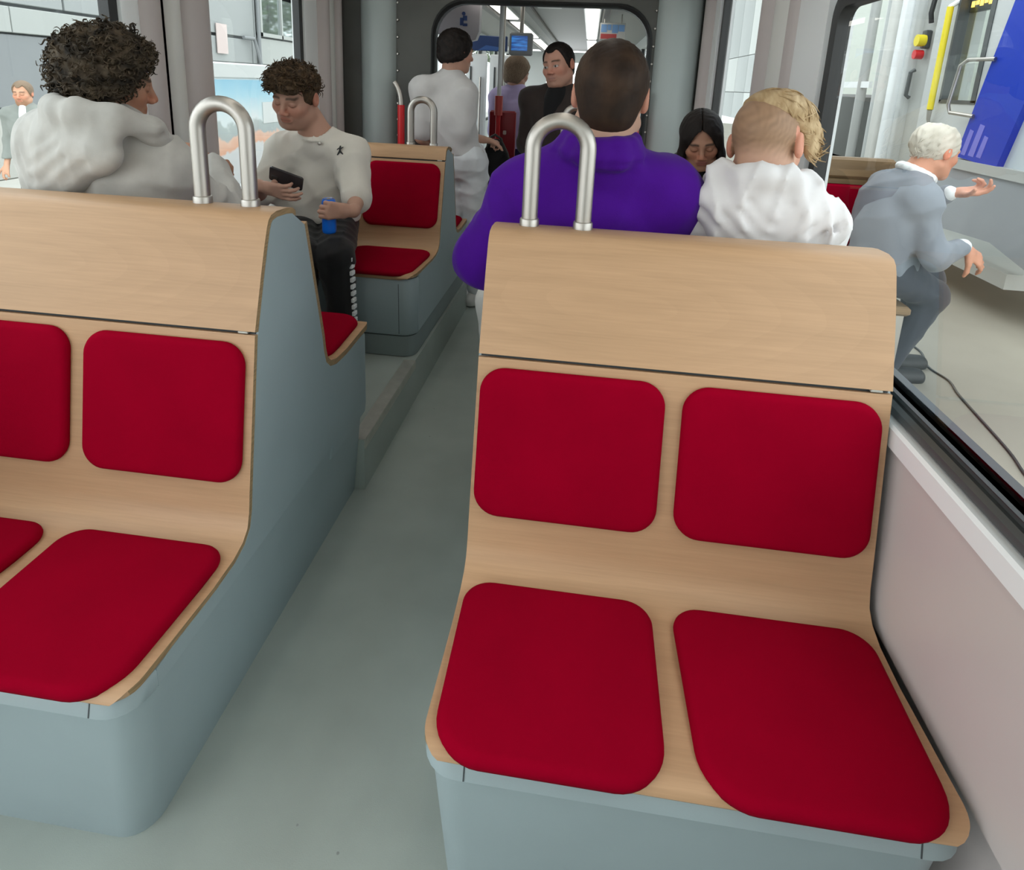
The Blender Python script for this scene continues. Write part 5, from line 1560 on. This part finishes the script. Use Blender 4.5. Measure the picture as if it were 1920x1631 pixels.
# left: grey facade with joints, glazing, pale base
FX = -9.0
FAC = plain('facade_grey', (.34, .36, .36), .5, var=.04, scale=.6); FAC2 = plain('facade_light', (.42, .44, .425), .5); FACD = plain('facade_dark', (.25, .265, .275), .5, var=.04, scale=.5)
t = thing('grey_building', 'grey panelled building with big window outside the left windows', 'building', (FX - 2, 12, -.36))
MB().box(FX - 4, FX - .2, 2, 40, -.36, 6).build('core', FACD, t)
def panels(z0, z1, y0, y1, step, mt, gap=.03, th=.12):
    y = y0; k = 0; me = None
    while y < y1:
        MB().box(FX - .2, FX - .2 + th, y + gap / 2, min(y + step, y1) - gap / 2, z0 + gap / 2, z1 - gap / 2, .01).build('facade_panel', mt, t); y += step; k += 1
panels(2.30, 3.4, 4, 16.7, 2.1, FAC, .05)
panels(1.87, 2.28, 4, 11.6, 2.6, FAC2, .02, .16)
panels(.72, 1.86, 4, 13.2, 4.6, FACD, .02)
panels(-.36, .70, 2, 30, 5.0, plain('facade_base', (.50, .50, .47), .6), .02, .25)
panels(1.64, 2.28, 11.65, 16.7, 2.4, FAC, .05); panels(1.64, 2.38, 16.8, 26, 2.6, FAC2, .05)
panels(3.45, 6.0, 2, 40, 3.0, FAC, .05)
wn = MB().box(FX - .16, FX - .02, 16.85, 20.2, 2.40, 2.50).box(FX - .16, FX - .02, 16.85, 20.2, 4.6, 4.7).box(FX - .16, FX - .02, 16.85, 16.95, 2.4, 4.7).box(FX - .16, FX - .02, 18.05, 18.12, 2.4, 4.7).box(FX - .16, FX - .02, 20.1, 20.2, 2.4, 4.7).build('window_frame', FAC2, t)
def tree_glass():
    m, nt, b = new_mat('reflecting_glazing'); N, L = nt.nodes, nt.links
    b.inputs['Base Color'].default_value = (.55, .62, .62, 1); b.inputs['Roughness'].default_value = .06; b.inputs['Metallic'].default_value = .85
    return m
MB().box(FX - .12, FX - .08, 16.9, 20.15, 2.45, 4.65).build('pane', tree_glass(), wn)
MB().tube([(FX - .02, 16.72, 1.2), (FX - .02, 16.72, 6)], .05, 10).build('drain_pipe', FACD, t)
MB().tube([(FX + .0, 15.9, 2.30), (FX + .04, 16.35, 2.30), (FX + .06, 16.42, 2.1), (FX + .1, 16.55, 1.65)], .045, 10).build('branch_pipe', FACD, t)
MB().box(FX - .05, FX - .03, 14.75, 15.2, 1.85, 2.55).build('poster', plain('pinkish_paper', (.62, .52, .50), .6), t)

# trees on the near side, reflected by the glazing
LEAF = plain('leaf_green', (.10, .16, .05), .7, var=.4, scale=9)
BARK = plain('bark', (.10, .08, .06), .8)
def tree(x, y, h, seed):
    t = thing('street_tree', '%s green tree outside, reflected in the window of the grey building' % ('smaller' if seed == 1 else 'taller'), 'tree', (x, y, -.36), 'trees reflected in the glazing')
    MB().tube([(x, y, -.36), (x + .1, y, h * .4), (x, y + .1, h * .8)], [.16, .11, .05], 10).build('trunk', BARK, t)
    rs = np.random.RandomState(seed); n = 2600
    P = rs.normal(size=(n, 3)); P /= np.linalg.norm(P, axis=1)[:, None]; P *= (rs.uniform(.2, 1, n) ** .5)[:, None]
    P = P * np.array((1.5, 1.5, h * .38)) + np.array((x, y, h * .68))
    A = rs.normal(size=(n, 3)); A /= np.linalg.norm(A, axis=1)[:, None]; B = np.cross(A, rs.normal(size=(n, 3))); B /= np.linalg.norm(B, axis=1)[:, None]
    L_ = .13; v = np.stack([P - A * L_, P + B * L_ * .5, P + A * L_, P - B * L_ * .5], 1).reshape(-1, 3)
    o = np_mesh('foliage', v, np.arange(n * 4).reshape(-1, 4), LEAF, t); o['kind'] = 'stuff'

# advertising kiosk with a holiday picture, behind the young man
KX = -5.0
t = thing('advertising_kiosk', 'white kiosk with a bright landscape picture, outside the left window', 'kiosk', (KX, 8.9, -.36))
MB().box(KX - 1.0, KX, 7.3, 10.6, 1.345, 1.56, .02).build('fascia', NWHITE, t)
MB().box(KX - 1.0, KX - .03, 7.4, 10.5, -.36, 1.345).build('body', WHITE, t)
def picture_mat():
    m, nt, b = new_mat('landscape_picture'); N, L = nt.nodes, nt.links
    tc = N.new('ShaderNodeTexCoord'); sp = N.new('ShaderNodeSeparateXYZ'); L.new(tc.outputs['Object'], sp.inputs[0])
    n = N.new('ShaderNodeTexNoise'); n.inputs['Scale'].default_value = 2.2; n.inputs['Detail'].default_value = 4; L.new(tc.outputs['Object'], n.inputs['Vector'])
    a = N.new('ShaderNodeMath'); a.operation = 'MULTIPLY_ADD'; a.inputs[1].default_value = .5; L.new(n.outputs['Fac'], a.inputs[0]); L.new(sp.outputs['Z'], a.inputs[2])
    mr = N.new('ShaderNodeMapRange'); mr.inputs['From Min'].default_value = .25; mr.inputs['From Max'].default_value = 2.0; L.new(a.outputs[0], mr.inputs['Value'])
    r = N.new('ShaderNodeValToRGB'); e = r.color_ramp.elements
    e[0].position = 0; e[0].color = (0.446, 0.475, 0.490, 1); e[1].position = 1; e[1].color = (0.202, 0.418, 0.547, 1)
    for p, c in ((.40, (0.432, 0.446, 0.454, 1)), (.42, (0.518, 0.259, 0.158, 1)), (.50, (0.547, 0.346, 0.259, 1)), (.52, (0.259, 0.302, 0.302, 1)), (.60, (0.302, 0.346, 0.338, 1)), (.62, (0.518, 0.569, 0.576, 1)), (.72, (0.446, 0.547, 0.576, 1)), (.85, (0.302, 0.490, 0.576, 1))):
        q = e.new(p); q.color = c
    L.new(mr.outputs[0], r.inputs['Fac']); L.new(r.outputs['Color'], b.inputs['Base Color']); b.inputs['Roughness'].default_value = .3
    return m
MB().box(KX - .03, KX - .015, 7.5, 10.4, -.15, 1.33).build('picture', picture_mat(), t)
MB().box(KX - .014, KX - .006, 9.28, 10.1, .68, 1.0).build('white_label', NWHITE, t)
MB().box(KX - .03, KX + .02, 7.42, 7.5, -.36, 1.345).build('post', WHITE, t)
for (x, y, h, sd) in ((-4.6, 26.0, 6.6, 1), (-5.2, 29.6, 7.2, 2)): tree(x, y, h, sd)
